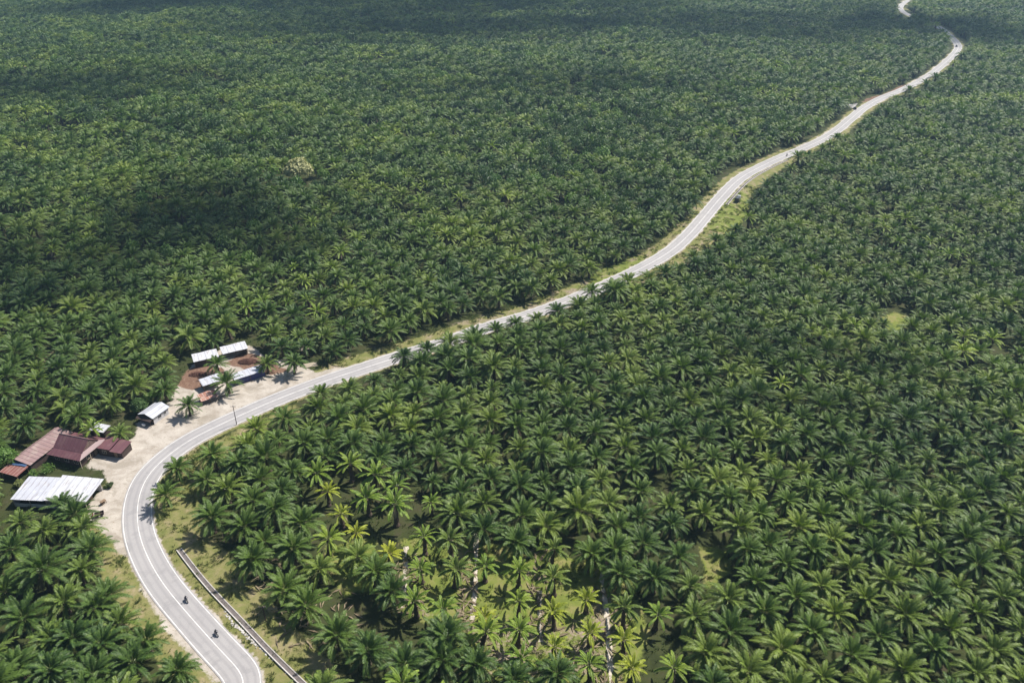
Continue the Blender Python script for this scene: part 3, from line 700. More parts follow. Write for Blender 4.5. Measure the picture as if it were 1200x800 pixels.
for wx in (-1.7, 1.9):
    for wy in (-.82, .82): wheel(tk, wx, wy, .38, .24, M['steel'])
for s in (-1, 1):
    mb = MB(); mb.box(2.70, 2.78, s*.65-.13, s*.65+.13, .85, 1.0); mb.build('headlight', M['lamp_glass'], tk)
    mb = MB(); mb.box(-2.73, -2.702, s*.8-.1, s*.8+.1, .95, 1.1); mb.build('tail_light', M['tail_lamp'], tk)
i, hd = heading(1003, 128); q = ROAD[i]+LEFT[i]*4.6; car('parked_car', q[0], q[1], hd+R(25), M['car_dark'], 'dark car waiting at the mouth of the pale side road')
i, hd = heading(1121, 55); q = ROAD[i]+LEFT[i]*1.7; car('car', q[0], q[1], hd+math.pi, M['car_grey'], 'dark grey car in the sharp far bend of the road')

# --- motorcycles and riders
def motorcycle(x, y, rz, label, paint, name='motorcycle'):
    e = empty(name, (x, y, .028), rz); tag(e, label, 'motorcycle', None)
    wheel(e, -.62, 0, .28, .1, M['steel']); wheel(e, .62, 0, .28, .09, M['steel'])
    mb = MB(); mb.tube([(.62, .07, .28), (.45, .07, .85), (.40, .05, .98)], .025, 6); mb.tube([(.62, -.07, .28), (.45, -.07, .85), (.40, -.05, .98)], .025, 6); fk = mb.build('fork', M['steel'], e)
    mb = MB(); mb.tube([(.28, .34, 1.02), (.38, .2, 1.03), (.42, 0, 1.0), (.38, -.2, 1.03), (.28, -.34, 1.02)], .016, 6); mb.build('handlebar', M['black'], e)
    mb = MB(); loft(mb, [(-.75, ring(.07, .62, .72)), (-.4, ring(.13, .42, .74)), (0, ring(.13, .28, .66)), (.25, ring(.10, .3, .62)), (.42, ring(.12, .52, .96)), (.52, ring(.08, .7, .95))]); mb.build('body', paint, e, bevel=.02)
    mb = MB(); mb.slab([(-.78,-.12,.82),(.05,-.13,.77),(.05,.13,.77),(-.78,.12,.82)], .07); mb.build('seat', M['black'], e, bevel=.02)
    mb = MB(); mb.tube([(-.05, -.14, .25), (-.5, -.16, .3), (-.85, -.17, .4)], [.03, .045, .05], 8); mb.build('exhaust', M['steel'], e)
    mb = MB(); mb.ell((.54, 0, .86), (.06, .09, .08), 10, 6); mb.build('headlight', M['lamp_glass'], e, smooth=True)
    mb = MB(); mb.box(-.82, -.77, -.07, .07, .66, .73); mb.build('tail_light', M['tail_lamp'], e)
    for s in (-1, 1):
        mb = MB(); mb.tube([(.34, s*.24, 1.03), (.32, s*.28, 1.2)], .008, 5); mb.box(.315, .33, *sorted((s*.23, s*.35)), 1.2, 1.28); mb.build('mirror', M['black'], e)
    mb = MB(); mb.slab([(.9,-.06,.42),(.62,-.07,.585),(.62,.07,.585),(.9,.06,.42)], .02); mb.build('mudguard', paint, e)
    return e
def rider(x, y, rz, label, shirt, helmet):
    V = []; E = []; RD = []
    def v(p, r, par=None):
        V.append(p); RD.append(r)
        if par is not None: E.append((par, len(V)-1))
        return len(V)-1
    pel = v((-.22, 0, .90), .15); sp = v((-.18, 0, 1.10), .14, pel); ch = v((-.10, 0, 1.32), .16, sp); nk = v((-.05, 0, 1.47), .062, ch); hd = v((-.02, 0, 1.58), .085, nk); v((0, 0, 1.69), .075, hd)
    for s in (-1, 1):
        sh_ = v((-.08, s*.19, 1.38), .075, ch); el = v((.02, s*.30, 1.14), .048, sh_); wr = v((.24, s*.32, 1.05), .032, el); pm = v((.285, s*.32, 1.055), .034, wr)
        for k, (dy, ln) in enumerate(((-.03, .045), (-.01, .055), (.01, .052), (.03, .042))):
            f1 = v((.285+ln*.8, s*.32+dy, 1.058), .0095, pm); v((.285+ln*.8, s*.32+dy, 1.02), .008, f1)
        th = v((.29, s*.32-s*.05, 1.035), .011, pm); v((.315, s*.32-s*.055, 1.015), .009, th)
        hp = v((-.18, s*.10, .86), .10, pel); kn = v((.24, s*.20, .72), .068, hp); an = v((.06, s*.19, .33), .042, kn); v((.22, s*.20, .28), .036, an)
    me = bpy.data.meshes.new('person'); me.from_pydata(V, E, []); o = bpy.data.objects.new('person', me); COL.objects.link(o)
    md = o.modifiers.new('skin', 'SKIN'); md.branch_smoothing = .4
    for i, r in enumerate(RD): me.skin_vertices[0].data[i].radius = (r, r); me.skin_vertices[0].data[i].use_root = (i == 0)
    o.modifiers.new('sub', 'SUBSURF').levels = 1
    dg = bpy.context.evaluated_depsgraph_get(); m2 = bpy.data.meshes.new_from_object(o.evaluated_get(dg)); o.modifiers.clear(); o.data = m2
    m2.materials.clear()
    for m in (shirt, M['denim'], M['skin'], M['black']): m2.materials.append(m)
    for p in m2.polygons:
        c = p.center; p.use_smooth = True
        p.material_index = 2 if (c.z > 1.47 or (c.x > .22 and c.z > .95)) else 3 if c.z < .36 else 1 if (c.z < .93) else 0
    o.location = (x, y, .028); o.rotation_euler = (0, 0, rz); tag(o, label, 'person')
    mb = MB(); mb.ell((-.02, 0, 1.665), (.145, .125, .125), 14, 9); mb.build('helmet', helmet, o, smooth=True)
    mb = MB(); mb.ell((.085, 0, 1.625), (.05, .085, .055), 10, 6); mb.build('visor', M['glass_dark'], o, smooth=True)
    mb = MB()
    for s in (-1, 1): mb.ell((.078, s*.032, 1.60), (.012, .014, .009), 8, 5)
    mb.build('eyes', M['white_wall'], o); mb = MB(); mb.ell((.095, 0, 1.572), (.018, .014, .022), 8, 5); mb.build('nose', M['skin'], o, smooth=True)
for px, py, off, lab, lab2, paint, cl, he in (
    (217, 707, -1.5, 'dark motorcycle riding farther up the road, behind the other near motorcycle', 'person in dark clothes riding the near motorcycle that is farther up the road', M['black'], M['navy_cloth'], M['black']),
    (250, 749, -1.5, 'dark motorcycle nearest the bottom edge, on the road beside the white rubble', 'person in grey clothes riding the motorcycle beside the white rubble', M['car_dark'], M['grey_cloth'], M['grey_cloth'])):
    i, hd = heading(px, py); q = ROAD[i]+LEFT[i]*off; motorcycle(q[0], q[1], hd+math.pi, lab, paint); rider(q[0], q[1], hd+math.pi, lab2, cl, he)
for px, py, off, lab, lab2 in ((924, 183, -1.4, 'far motorcycle on the road beyond the parked truck, left of a pair', 'person riding the left one of the two far motorcycles'),
                               (934, 179, -1.4, 'far motorcycle on the road beyond the parked truck, right of a pair', 'person riding the right one of the two far motorcycles')):
    i, hd = heading(px, py); q = ROAD[i]+LEFT[i]*off; motorcycle(q[0], q[1], hd, lab, M['black']); rider(q[0], q[1], hd, lab2, M['navy_cloth'], M['black'])
# things on the lot
q = at(105, 611); motorcycle(q[0], q[1], R(120), 'parked dark motorcycle at the sandy edge below the white workshop roof', M['black'], 'parked_motorcycle')
q = at(109, 605); motorcycle(q[0], q[1], R(105), 'parked red motorcycle next to the hand cart on the sand', M['red_paint'], 'parked_motorcycle')
q = at(262, 466); motorcycle(q[0], q[1], R(35), 'parked motorcycle under the palm beside the orange-roofed stall', M['car_dark'], 'parked_motorcycle')
q = at(117, 604); ct = empty('hand_cart', (*q, 0), R(25)); tag(ct, 'dark wooden hand cart on the sand right of the parked motorcycles', 'cart')
mb = MB(); mb.box(-1.1, 1.1, -.6, .6, .5, .56); mb.box(-1.1, 1.1, -.6, -.55, .56, 1.05); mb.box(-1.1, 1.1, .55, .6, .56, 1.05); mb.box(-1.1, -1.05, -.55, .55, .56, 1.05); mb.box(1.05, 1.1, -.55, .55, .56, 1.05); mb.build('tray', M['wood_dark'], ct)
wheel(ct, 0, -.7, .4, .08, M['steel']); wheel(ct, 0, .7, .4, .08, M['steel'])
mb = MB(); mb.tube([(-1.1, -.4, .55), (-1.9, -.4, .75)], .03, 6); mb.tube([(-1.1, .4, .55), (-1.9, .4, .75)], .03, 6); mb.tube([(-1.9, -.45, .75), (-1.9, .45, .75)], .03, 6); mb.build('handle', M['wood'], ct)
q = at(121.5, 590); tb = empty('stall_table', (*q, 0), R(60)); tag(tb, 'brown wooden stand under a small bush at the workshop corner', 'table')
mb = MB(); mb.box(-.7, .7, -.45, .45, .95, 1.02); mb.build('table_top', M['wood'], tb)
for sx in (-.6, .6):
    for sy in (-.38, .38): mb = MB(); mb.box(sx-.04, sx+.04, sy-.04, sy+.04, 0, .949); mb.build('leg', M['wood_dark'], tb)
mb = MB(); mb.box(-.6, .6, -.35, .35, .4, .45); mb.build('shelf', M['wood'], tb)
q = at(363, 428); pp = empty('plank_pile', (*q, 0), R(20)); tag(pp, 'pile of pale planks at the edge of the palms, right of the shacks', 'planks')
mb = MB()
for k in range(14): a = random.uniform(-.25, .25); xx = random.uniform(-.5, .5); mb.box(-2.2+xx, 2.2+xx, -1.3+(k % 7)*.38, -1.02+(k % 7)*.38, .05+.08*(k//7)+.002*k, .12+.08*(k//7)+.002*k)
mb.build('planks', M['wood_pale'], pp)
mb = MB(); mb.box(-1.7, -1.5, -1.5, 1.6, 0, .049); mb.box(1.5, 1.7, -1.5, 1.6, 0, .049); mb.build('bearer', M['wood'], pp)
q = at(357, 412); tt = empty('tarp_shelter', (*q, 0), R(30)); tag(tt, 'small pale tarp shelter half hidden among palms right of the shacks', 'shelter')
mb = MB(); mb.corr([(-1.7,-1.3,1.5),(1.7,-1.3,1.4),(1.7,1.3,1.9),(-1.7,1.3,2.0)], pitch=.6, amp=.06, warp=.25); mb.build('tarp', M['wood_pale'], tt)
for x in (-1.5, 1.5):
    for y, h in ((-1.1, 1.35), (1.1, 1.8)): mb = MB(); mb.tube([(x, y, 0), (x, y, h)], .05, 6); mb.build('post', M['wood'], tt)

# ------------------------------------------------------------------ palms
def palm_meshes(seed, lm, rm, nfr=30, L=4.7, th=4.2, lod=0, dead=5, droop=1.0, sparse=False):
    """crown, trunk and hanging dead fronds of an oil palm; crown centre sits at height th"""
    rd = random.Random(seed); crown = MB(); deadm = MB()
    nl = (26, 12)[lod]; lw = (.20, .42)[lod]; ns = (7, 4)[lod]
    def frond(mb, az, e0, bend, ln, wid, roll, mr=1):
        p = Vector((math.cos(az)*.25, math.sin(az)*.25, th+.25*math.sin(max(e0, 0)))); side = Vector((-math.sin(az), math.cos(az), 0))
        pts = [p.copy()]; dirs = []; K = 24; swing = rd.uniform(-.25, .25)
        for k in range(K):
            t = k/K; e = e0-bend*(t**1.25); a2 = az+swing*t
            d_ = Vector((math.cos(a2)*math.cos(e), math.sin(a2)*math.cos(e), math.sin(e))); dirs.append(d_); p = p+d_*(ln/K); pts.append(p.copy())
        dirs.append(dirs[-1])
        mb.mi = mr
        st = [int(round(i*K/ns)) for i in range(ns+1)]
        for a, b in zip(st[:-1], st[1:]):
            wa, wb = .10*(1-a/K*.8), .10*(1-b/K*.8); up = side.cross(dirs[a]).normalized()*.05
            mb.add([pts[a]-side*wa, pts[a]-up*-1, pts[a]+side*wa, pts[b]-side*wb, pts[b]+up, pts[b]+side*wb], [(0,1,4,3),(1,2,5,4)])
        mb.mi = 0
        for s in (-1, 1):
            for q in range(nl):
                t = .16+.84*(q+.5)/nl; k = min(K, int(t*K)); pr = pts[k]; dr = dirs[k]
                l = wid*(.40+.60*math.sin(math.pi*min(1, (t-.05)*1.02)**.85))*(1 if t < .9 else .75); l *= rd.uniform(.85, 1.1)
                sd_ = (side*s*math.cos(roll)+Vector((0, 0, 1))*math.sin(roll)*s).normalized(); up = dr.cross(side).normalized()*-1
                if up.z < 0 and abs(e0) < 1.2: up = -up
                lift = rd.choice((.34, .16, .02)) if lod == 0 else rd.uniform(-.1, .35)
                out = (sd_*.80+dr*(.55+.5*t)+up*lift).normalized()
                m_ = pr+out*l*.55; tip = pr+out*l+Vector((0, 0, -.20*l*droop)); wv = dr*lw*.5
                if lod == 0: mb.add([pr-wv, pr+wv, m_+wv*.9, m_-wv*.9, tip], [(0,1,2,3),(3,2,4)])
                else: mb.add([pr-wv, pr+wv, m_+wv*.8, m_-wv*.8, tip], [(0,1,2,3),(3,2,4)])
    for i in range(nfr):
        u = (i+.5)/nfr; az = i*2.39996+rd.uniform(-.25, .25)
        e0 = R(82-90*u**.95)+rd.uniform(-.1, .1); bend = R(22+36*math.sin(math.pi*min(1, u*.75+.1)))*rd.uniform(.8, 1.2)*droop
        ln = L*(.62+.40*min(1, u*2.2))*rd.uniform(.9, 1.08)
        frond(crown, az, e0, bend, ln, (.92 if L > 4 else .80)*L/4.7*rd.uniform(.9, 1.1), rd.uniform(-.3, .3))
    for i in range(3 if lod == 0 else 2):   # young unopened spears
        a = rd.uniform(0, 6.28); crown.mi = 1; crown.tube([(0, 0, th), (math.cos(a)*.2, math.sin(a)*.2, th+1.3), (math.cos(a)*.45, math.sin(a)*.45, th+2.5)], [.07, .05, .012], 4, False)
    for i in range(dead): frond(deadm, rd.uniform(0, 6.28), R(-38-rd.uniform(0, 25)), R(38), L*.7, .5, rd.uniform(-.5, .5))
    tr = MB(); n = 9 if lod == 0 else 6; pts = []; rad = []; lx, ly = rd.uniform(-.25, .25), rd.uniform(-.25, .25); m = 9 if lod == 0 else 3
    for k in range(m+1):
        t = k/m; pts.append((lx*t*t, ly*t*t, -.25+t*(th+.25))); rad.append((.46-.12*t if t > .12 else .56)+(.055 if k % 2 else -.03)+(.12 if k == m-1 else 0))
    tr.tube(pts, rad, n)
    return (crown.mesh('oil_palm_crown', [lm, rm]), tr.mesh('oil_palm_trunk', M['bark']), deadm.mesh('oil_palm_dead_fronds', [M['leaf_dead'], M['leaf_dead']]) if dead else None)
KIND = {'dark': ('leaf_dark', 'rachis'), 'mid': ('leaf_mid', 'rachis'), 'lime': ('leaf_lime', 'rachis'), 'yellow': ('leaf_yellow', 'rachis_yellow')}
PROTO = {}
spec = [('dark', 34, 5.5, 4.6, 4), ('dark', 38, 5.3, 5.0, 5), ('dark', 31, 5.7, 4.0, 0), ('dark', 36, 5.2, 4.7, 6),
        ('mid', 34, 5.2, 4.4, 4), ('mid', 30, 5.4, 3.8, 0), ('lime', 20, 3.3, 4.6, 3), ('lime', 17, 3.0, 4.2, 0), ('yellow', 17, 3.2, 4.3, 3), ('yellow', 19, 3.0, 4.0, 2), ('mid', 20, 3.6, 4.8, 3)]
for lod in (0, 1):
    for k, (kd, nf, L, th, dd) in enumerate(spec):
        a, b = KIND[kd]; PROTO[(lod, k)] = palm_meshes(100+k, M[a], M[b], nf, L, th, lod, dd if lod == 0 else min(dd, 2), (1, 1.45, .85, 1.2, 1, 1.3, 1, 1, 1, 1, 1.1)[k])
DARK = [0, 1, 2, 3]; MID = [4, 5]; LIME = [6, 7]; YELLOW = [8, 9]; SMALLMID = [10]

# -- exclusion zones and candidate positions (triangular planting grid)
CLEAR = [(HL(-4, 3), 9.5), (HL(-3.9, -6.5), 6.0), (HL(5.7, 5.4), 9.0), (HL(15, 9), 7.0), (HL(6, 14), 5.0), (np.array([-109.3, 200.3]), 7.0), (np.array([-105, 232.8]), 6.5), (np.array([-96.6, 238.2]), 6.5), (np.array([-97.7, 217.9]), 7), (np.array([-86.8, 222.4]), 7)]
CLEARPOLY = SAND[:1]+VERGE+[LUSH[2], LUSH[3], LUSH[4]]+[G([(1047,9),(1054,-3),(1074,-6),(1064,6),(1062,16),(1068,25),(1058,27),(1050,19)]), G([(1088,23),(1106,34),(1122,46),(1116,56),(1104,46)])]
WH = [(-131.5, 157), (-108.5, 156.5), (-107, 170.5), (-131.5, 171)]
lclr = lambda px: np.interp(px, [140,300,430,560,700,800,990,1010,1110,1130], [7,8,10.5,9.2,8.8,9,8.2,7.6,7.6,8])
rclr = lambda px: np.interp(px, [140,300,420,450,500,640,690,740,800,880,920,960,1060,1100,1125], [9,10,9,7,5.4,5.4,6.5,9,13.5,15,12,12,12.5,12,11])
sp = [  # surveyed single palms: base pixel, prototype list, scale, label
 ((199,592), DARK, .85, 'oil palm at the inside of the bend, nearest to the road edge on the verge'),
 ((212,562), DARK, .85, 'oil palm overhanging the inside of the bend, just beyond its nearer neighbour'),
 ((78,606), DARK, .88, 'grey-green oil palm standing against the white workshop roof'),
 ((223,487), DARK, .78, 'isolated oil palm on the sand between the kiosk and the stall'),
 ((269,461), DARK, .95, 'oil palm rising between the orange-roofed stall and the road'),
 ((314.5,437), MID, .80, 'oil palm at the right end of the blue-fronted shack'),
 ((345.5,438), DARK, .92, 'oil palm beside the pale plank pile with its whole trunk showing'),
 ((116,520), LIME, 1.15, 'yellow-green oil palm behind the brown outbuilding'),
 ((143,517), MID, .75, 'dull green oil palm between the brown outbuilding and the kiosk'),
 ((252,624), DARK, 1.05, 'dark oil palm alone at the inner edge of the grassy verge'),
 ((300,674), DARK, 1.08, 'tall oil palm at the verge with a thick bare trunk'),
 ((336,707), DARK, .98, 'oil palm at the verge with yellowing hanging fronds'),
 ((362,724), DARK, .98, 'oil palm just above the short thin pole in the grass'),
 ((398,760), DARK, 1.02, 'oil palm at the lower corner of the grassy verge'),
 ((196,470), DARK, .9, 'oil palm directly behind the pale-roofed kiosk'),
 ((257,438), DARK, .8, 'oil palm in front of the gap between the two white-roofed shacks'),
 ((131,712), DARK, .92, 'oil palm left of the road level with the start of the drainage channel'),
 ((178,765), DARK, .90, 'oil palm touching the left road edge line with its fronds, opposite the riders'),
 ((212,802), DARK, .90, 'oil palm cut by the bottom edge, nearest the road on its left side'),
 ((98,684), MID, .98, 'oil palm left of the road, next row in from the sandy verge'),
]
specials = [(at(*b), random.choice(pr), s, lab) for b, pr, s, lab in sp]
for j, q in enumerate([(74,699),(110,712),(87,746),(120,753),(141,727),(156,776),(62,786),(106,640),(30,660),(28,720),(20,778),(108,790),(60,745)]):
    specials.append((at(*q, 5.0), random.choice(DARK if j % 4 else MID), random.uniform(.93, 1.08), None))
cl_px = [(455,643,'Y'),(493,663,'L'),(497,630,'L'),(528,633,'M'),(532,668,'M'),(487,703,'L'),(523,715,'L'),(568,662,'L'),(568,617,'G'),(605,632,'G'),(608,668,'L'),(608,703,'L'),(567,720,'Y'),(563,741,'L'),(607,737,'L'),(650,717,'Y'),(650,758,'Y'),(650,678,'M'),(647,643,'M'),(688,698,'Y'),(692,650,'G'),(692,737,'Y'),(732,715,'M'),(732,748,'Y'),(740,780,'Y'),(727,672,'G'),(768,675,'G'),(770,717,'L'),(693,778,'L'),(610,770,'L'),(790,783,'L'),(460,690,'G'),(438,668,'G'),(430,758,'G'),(472,775,'G'),(515,771,'G'),(557,776,'G'),(600,795,'G'),(650,792,'G'),(418,622,'Y'),(400,600,'Y'),(383,574,'Y')]
clear_palms = []
for x, y, t in cl_px:
    pr = {'Y': YELLOW, 'L': LIME, 'M': SMALLMID, 'G': DARK}[t]; b = at(x, y, 5.3); s = {'Y': 1.12, 'L': 1.18, 'M': 1.15, 'G': 1.0}[t]*random.uniform(.93, 1.07)
    clear_palms.append((b, random.choice(pr), s, t))
cand = []
def lattice(cx, cy, ang, sx, sy, n, m, jit):
    ca, sa = math.cos(R(ang)), math.sin(R(ang)); i, j = np.meshgrid(np.arange(-n, n), np.arange(-m, m)); i, j = i.ravel(), j.ravel()
    x = i*sx; y = j*sy+np.where(i % 2 == 1, sy/2, 0.0); q = np.column_stack([cx+x*ca-y*sa, cy+x*sa+y*ca])
    return q+rng.normal(0, jit, q.shape)
allr = lattice(1.5, 106.2, 0, 7.6, 9.1, 260, 190, .45); alll = lattice(-60, 250, 24, 7.6, 8.9, 260, 220, .95)
dr_, ir_ = road_dist(allr); dl_, il_ = road_dist(alll)
# the bottom-left stand and everything left of the road use the second grid
okr = (dr_ < -1) ; okl = (dl_ > 1)
pts = np.vstack([allr[okr], alll[okl]]); dd_ = np.concatenate([dr_[okr], dl_[okl]]); ii_ = np.concatenate([ir_[okr], il_[okl]])
pz = gz(pts, dd_, ii_); sx_, sy_, dep = project(np.column_stack([pts, pz+5]))
keep = (pts[:, 1] > 60) & (pts[:, 1] < 1560) & (sx_ > -260) & (sx_ < 1460) & (sy_ < 1000) & (sy_ > -75)
pts, dd_, ii_, pz, sx_, sy_, dep = [a[keep] for a in (pts, dd_, ii_, pz, sx_, sy_, dep)]
bad = np.where(dd_ > 0, dd_ < lclr(road_px[ii_]), -dd_ < rclr(road_px[ii_]))
for q in CLEARPOLY: bad |= sdf(pts, q) > -1.2
bad |= sdf(pts, WH) > -2.2
for c, r in CLEAR: bad |= np.linalg.norm(pts-c, axis=1) < r
fixed = np.array([s[0] for s in specials]+[c[0] for c in clear_palms])
bad |= (np.linalg.norm(pts[:, None]-fixed[None], axis=2).min(1) < 5.6)
trees_px = [(165,484,2.6,5.2,'broad_dark','dense rounded dark green tree left of the kiosk'), (9,548,3.6,6.5,'broad_bright','bright green leafy tree at the left edge beside the rusty lean-to'),
            (352,215,8.0,12.5,'broad_pale','pale cream-crowned tree standing alone above the far palms')]
for x, y, r, h, m_, l in trees_px: bad |= np.linalg.norm(pts-at(x, y), axis=1) < r+3
bad |= rng.random(len(pts)) < .012+.05*sm(dep, 300, 600)
bad |= (vnoise(pts[:, 0], pts[:, 1], .03, 12) > .52) & (dd_ > 30) & (pts[:, 1] > 330) & (rng.random(len(pts)) < .75)
pts, dd_, ii_, pz, sx_, sy_, dep = [a[~bad] for a in (pts, dd_, ii_, pz, sx_, sy_, dep)]
n = len(pts); pn = vnoise(pts[:, 0], pts[:, 1], .018, 4); pm = rng.random(n)
idx = np.where(pm+.35*pn < .62, rng.choice(DARK, n), rng.choice(MID, n))
warm = sm(sy_, 540, 690)*(dd_ < 0)
idx = np.where(rng.random(n) < .38*warm, rng.choice(MID, n), idx)
idx = np.where((dd_ < 0) & (sx_ > 365) & (sx_ < 530) & (sy_ > 545) & (rng.random(n) < .35), rng.choice(LIME, n), idx)
idx = np.where((pm+.5*pn > 1.10), rng.choice(LIME, n), idx)
scl = np.clip(rng.normal(1.0, .12, n)+rng.normal(0, .10, n)*sm(dep, 300, 600), .68, 1.36)*(1+.14*sm(dep, 350, 600))*np.where(np.isin(idx, LIME+YELLOW), 1.35, 1.0)
vis = (sx_ > -22) & (sx_ < 1222) & (sy_ < 828) & (sy_ > -40)
order = np.argsort(np.where(vis, dep, 1e9)); n_ind = 300-len(specials)-len(clear_palms); near_i = set(order[:n_ind].tolist())

def place_palm(x, y, k, s, rz, label, group):
    e = empty('oil_palm', (x, y, gz1(x, y)), rz); e.scale = (s, s, s); tag(e, label, 'palm', group)
    e.rotation_euler = (random.gauss(0, .06), random.gauss(0, .06), rz)
    c, t, dd = PROTO[(0, k)]; link_mesh('trunk', t, e); link_mesh('crown', c, e)
    if dd: link_mesh('dead_fronds', dd, e)
def tone(k): return 'dark green' if k in DARK else 'mid green' if k in MID else 'lime green'
for b, k, s, lab in specials: place_palm(b[0], b[1], k, s, random.uniform(0, 6.28), lab or f"{tone(k)} oil palm{' with brown hanging fronds' if PROTO[(0, k)][2] else ''} left of the near road below the workshop", 'oil palms around the houses and verge' if lab else f"{tone(k)} palms{' with brown hanging fronds' if PROTO[(0, k)][2] else ''}, left foreground stand")
CLAB = {'Y': 'small yellow oil palm in the sunlit gap of thin young palms', 'L': 'small lime-green oil palm in the sunlit gap of thin young palms', 'M': 'small mid-green oil palm in the sunlit gap of thin young palms', 'G': 'full dark green oil palm at the rim of the sunlit gap'}
CGRP = {'Y': 'yellow oil palms of the sunlit gap', 'L': 'lime oil palms of the sunlit gap', 'M': 'mid-green oil palms of the sunlit gap', 'G': 'dark oil palms rimming the sunlit gap'}
# palms of the gap stand in planting columns on either side of four pale paths: name each by column and row
ORD = ['first', 'second', 'third', 'fourth', 'fifth', 'sixth', 'seventh', 'eighth', 'ninth', 'tenth', 'eleventh']
COLS = {-28.9: 'left of the leftmost', -21.3: 'right of the leftmost', -13.7: 'left of the second', -6.1: 'right of the second', 1.5: 'left of the third', 9.1: 'right of the third', 16.7: 'left of the rightmost', 24.3: 'right of the rightmost'}
TONE = {'Y': 'yellow', 'L': 'lime-green', 'M': 'mid-green', 'G': 'dark green'}
allp = [(b[0], b[1]) for b, _, _, _ in clear_palms]+[tuple(pts[i]) for i in near_i if dd_[i] < 0 and sy_[i] < 815]
for b, k, s, t in clear_palms:
    c = min(COLS, key=lambda q: abs(q-b[0])); lab = CLAB[t]
    if abs(c-b[0]) < 2.6:
        row = sorted(y for x, y in allp if abs(x-c) < 2.6); q = int(np.argmin([abs(y-b[1]) for y in row]))
        lab = f'{TONE[t]} oil palm, {ORD[min(q, 10)]} from the camera, just {COLS[c]} pale path'
    place_palm(b[0], b[1], k, s, random.uniform(0, 6.28), lab, CGRP[t])
def tone(k): return 'dark green' if k in DARK else 'mid green' if k in MID else 'lime green'
cut = [i for i in near_i if sy_[i] > 776 and sx_[i] > 800]; cut.sort(key=lambda i: -sx_[i])
for i in near_i:
    k = int(idx[i]); x, y = pts[i]
    if dd_[i] > 0: zone = ('left of the near road below the workshop', 'left foreground stand') if y < 162 else ('behind the houses, left of the road', 'stand behind the houses')
    elif sx_[i] < 440: zone = ('between the grassy verge and the sunlit gap', 'stand inside the bend')
    elif sx_[i] < 790: zone = ('in the rows just behind the sunlit gap', 'rows behind the gap') if sy_[i] < 640 else ('in the foreground rows below the sunlit gap', 'rows below the gap')
    else: zone = ('in the canopy right of the sunlit gap', 'right foreground stand')
    dead = ' with brown hanging fronds' if PROTO[(0, k)][2] else ''
    lab = f'{tone(k)} oil palm{dead} {zone[0]}'
    if i in cut and cut.index(i) < 11: lab = f'{tone(k)} oil palm cut by the bottom edge, {ORD[cut.index(i)]} from the bottom right corner'
    place_palm(x, y, k, float(scl[i]), random.uniform(0, 6.28), lab, f'{tone(k)} palms{dead}, {zone[1]}')
# all the other palms: one object of instanced palms
rest = np.array([i for i in range(n) if i not in near_i]); rp = np.column_stack([pts[rest], pz[rest]])
me = bpy.data.meshes.new('oil_palm_plantation'); me.from_pydata(rp.tolist(), [], [])
li = np.where(dep[rest] < 430, 0, 1)*len(spec)+idx[rest]
fr = (dd_[rest] > 25)*sm(dep[rest], 280, 520)*np.clip(.20+.45*vnoise(pts[rest][:, 0], pts[rest][:, 1], .009, 21), 0, .5)+(dd_[rest] < -25)*sm(dep[rest], 420, 700)*.05
lt_ = rng.random(len(rest)) < fr; li = np.where(lt_, 2*len(spec)+rng.integers(0, 4, len(rest)), li)
a = me.attributes.new('proto', 'INT', 'POINT'); a.data.foreach_set('value', li.astype(np.int32))
a = me.attributes.new('size', 'FLOAT', 'POINT'); a.data.foreach_set('value', scl[rest].astype(np.float32))
a = me.attributes.new('turn', 'FLOAT_VECTOR', 'POINT'); tv = np.zeros((len(rest), 3), np.float32); tv[:, 2] = rng.uniform(0, 6.283, len(rest)); tv[:, :2] = rng.normal(0, .08, (len(rest), 2)); a.data.foreach_set('vector', tv.ravel())
stuff = link_mesh('oil_palm_plantation', me); tag(stuff, 'oil palm plantation with scattered leafy trees covering the land beyond the nearest palms', 'palms', None, 'stuff')
def joined(k, lod):
    mb = bmesh.new(); mats = []
    for m_ in PROTO[(lod, k)]:
        if m_ is None: continue
        nf = len(mb.faces); mb.from_mesh(m_); mb.faces.ensure_lookup_table()
        base = len(mats); mats += list(m_.materials)
        for f in mb.faces[nf:]: f.material_index += base
    me = bpy.data.meshes.new('palm_source'); mb.to_mesh(me); mb.free()
    for m_ in mats: me.materials.append(m_)
    return bpy.data.objects.new('palm_source', me)
ng_ = bpy.data.node_groups.new('plantation', 'GeometryNodeTree')
ng_.interface.new_socket('Geometry', in_out='INPUT', socket_type='NodeSocketGeometry'); ng_.interface.new_socket('Geometry', in_out='OUTPUT', socket_type='NodeSocketGeometry')
gi = ng_.nodes.new('NodeGroupInput'); go = ng_.nodes.new('NodeGroupOutput'); iop = ng_.nodes.new('GeometryNodeInstanceOnPoints'); jn = ng_.nodes.new('GeometryNodeJoinGeometry')
iop.inputs['Pick Instance'].default_value = True
srcs = [joined(k, lod) for lod in (0, 1) for k in range(len(spec))]
def leafy_source(r, h, mat, seed):
    random.seed(seed); cl = [(Vector((math.cos(q*2.4)*r*.6*math.sqrt((q+.5)/9), math.sin(q*2.4)*r*.6*math.sqrt((q+.5)/9), h*(.85-.4*(q+.5)/9))), r*random.uniform(.4, .55)) for q in range(9)]
    mb = leaf_cloud(cl, .5, 46, .8); mb.mi = 1; mb.tube([(0, 0, -.2), (0, 0, h*.6)], [.3, .12], 6)
    return bpy.data.objects.new('leafy_source', mb.mesh('leafy_source', [mat, M['bark']]))
srcs += [leafy_source(4.6, 8.5, M['broad_dark'], 1), leafy_source(5.4, 10, M['broad_dark'], 2), leafy_source(4.2, 7.5, M['broad_bright'], 3), leafy_source(3.6, 6.5, M['broad_dark'], 4)]
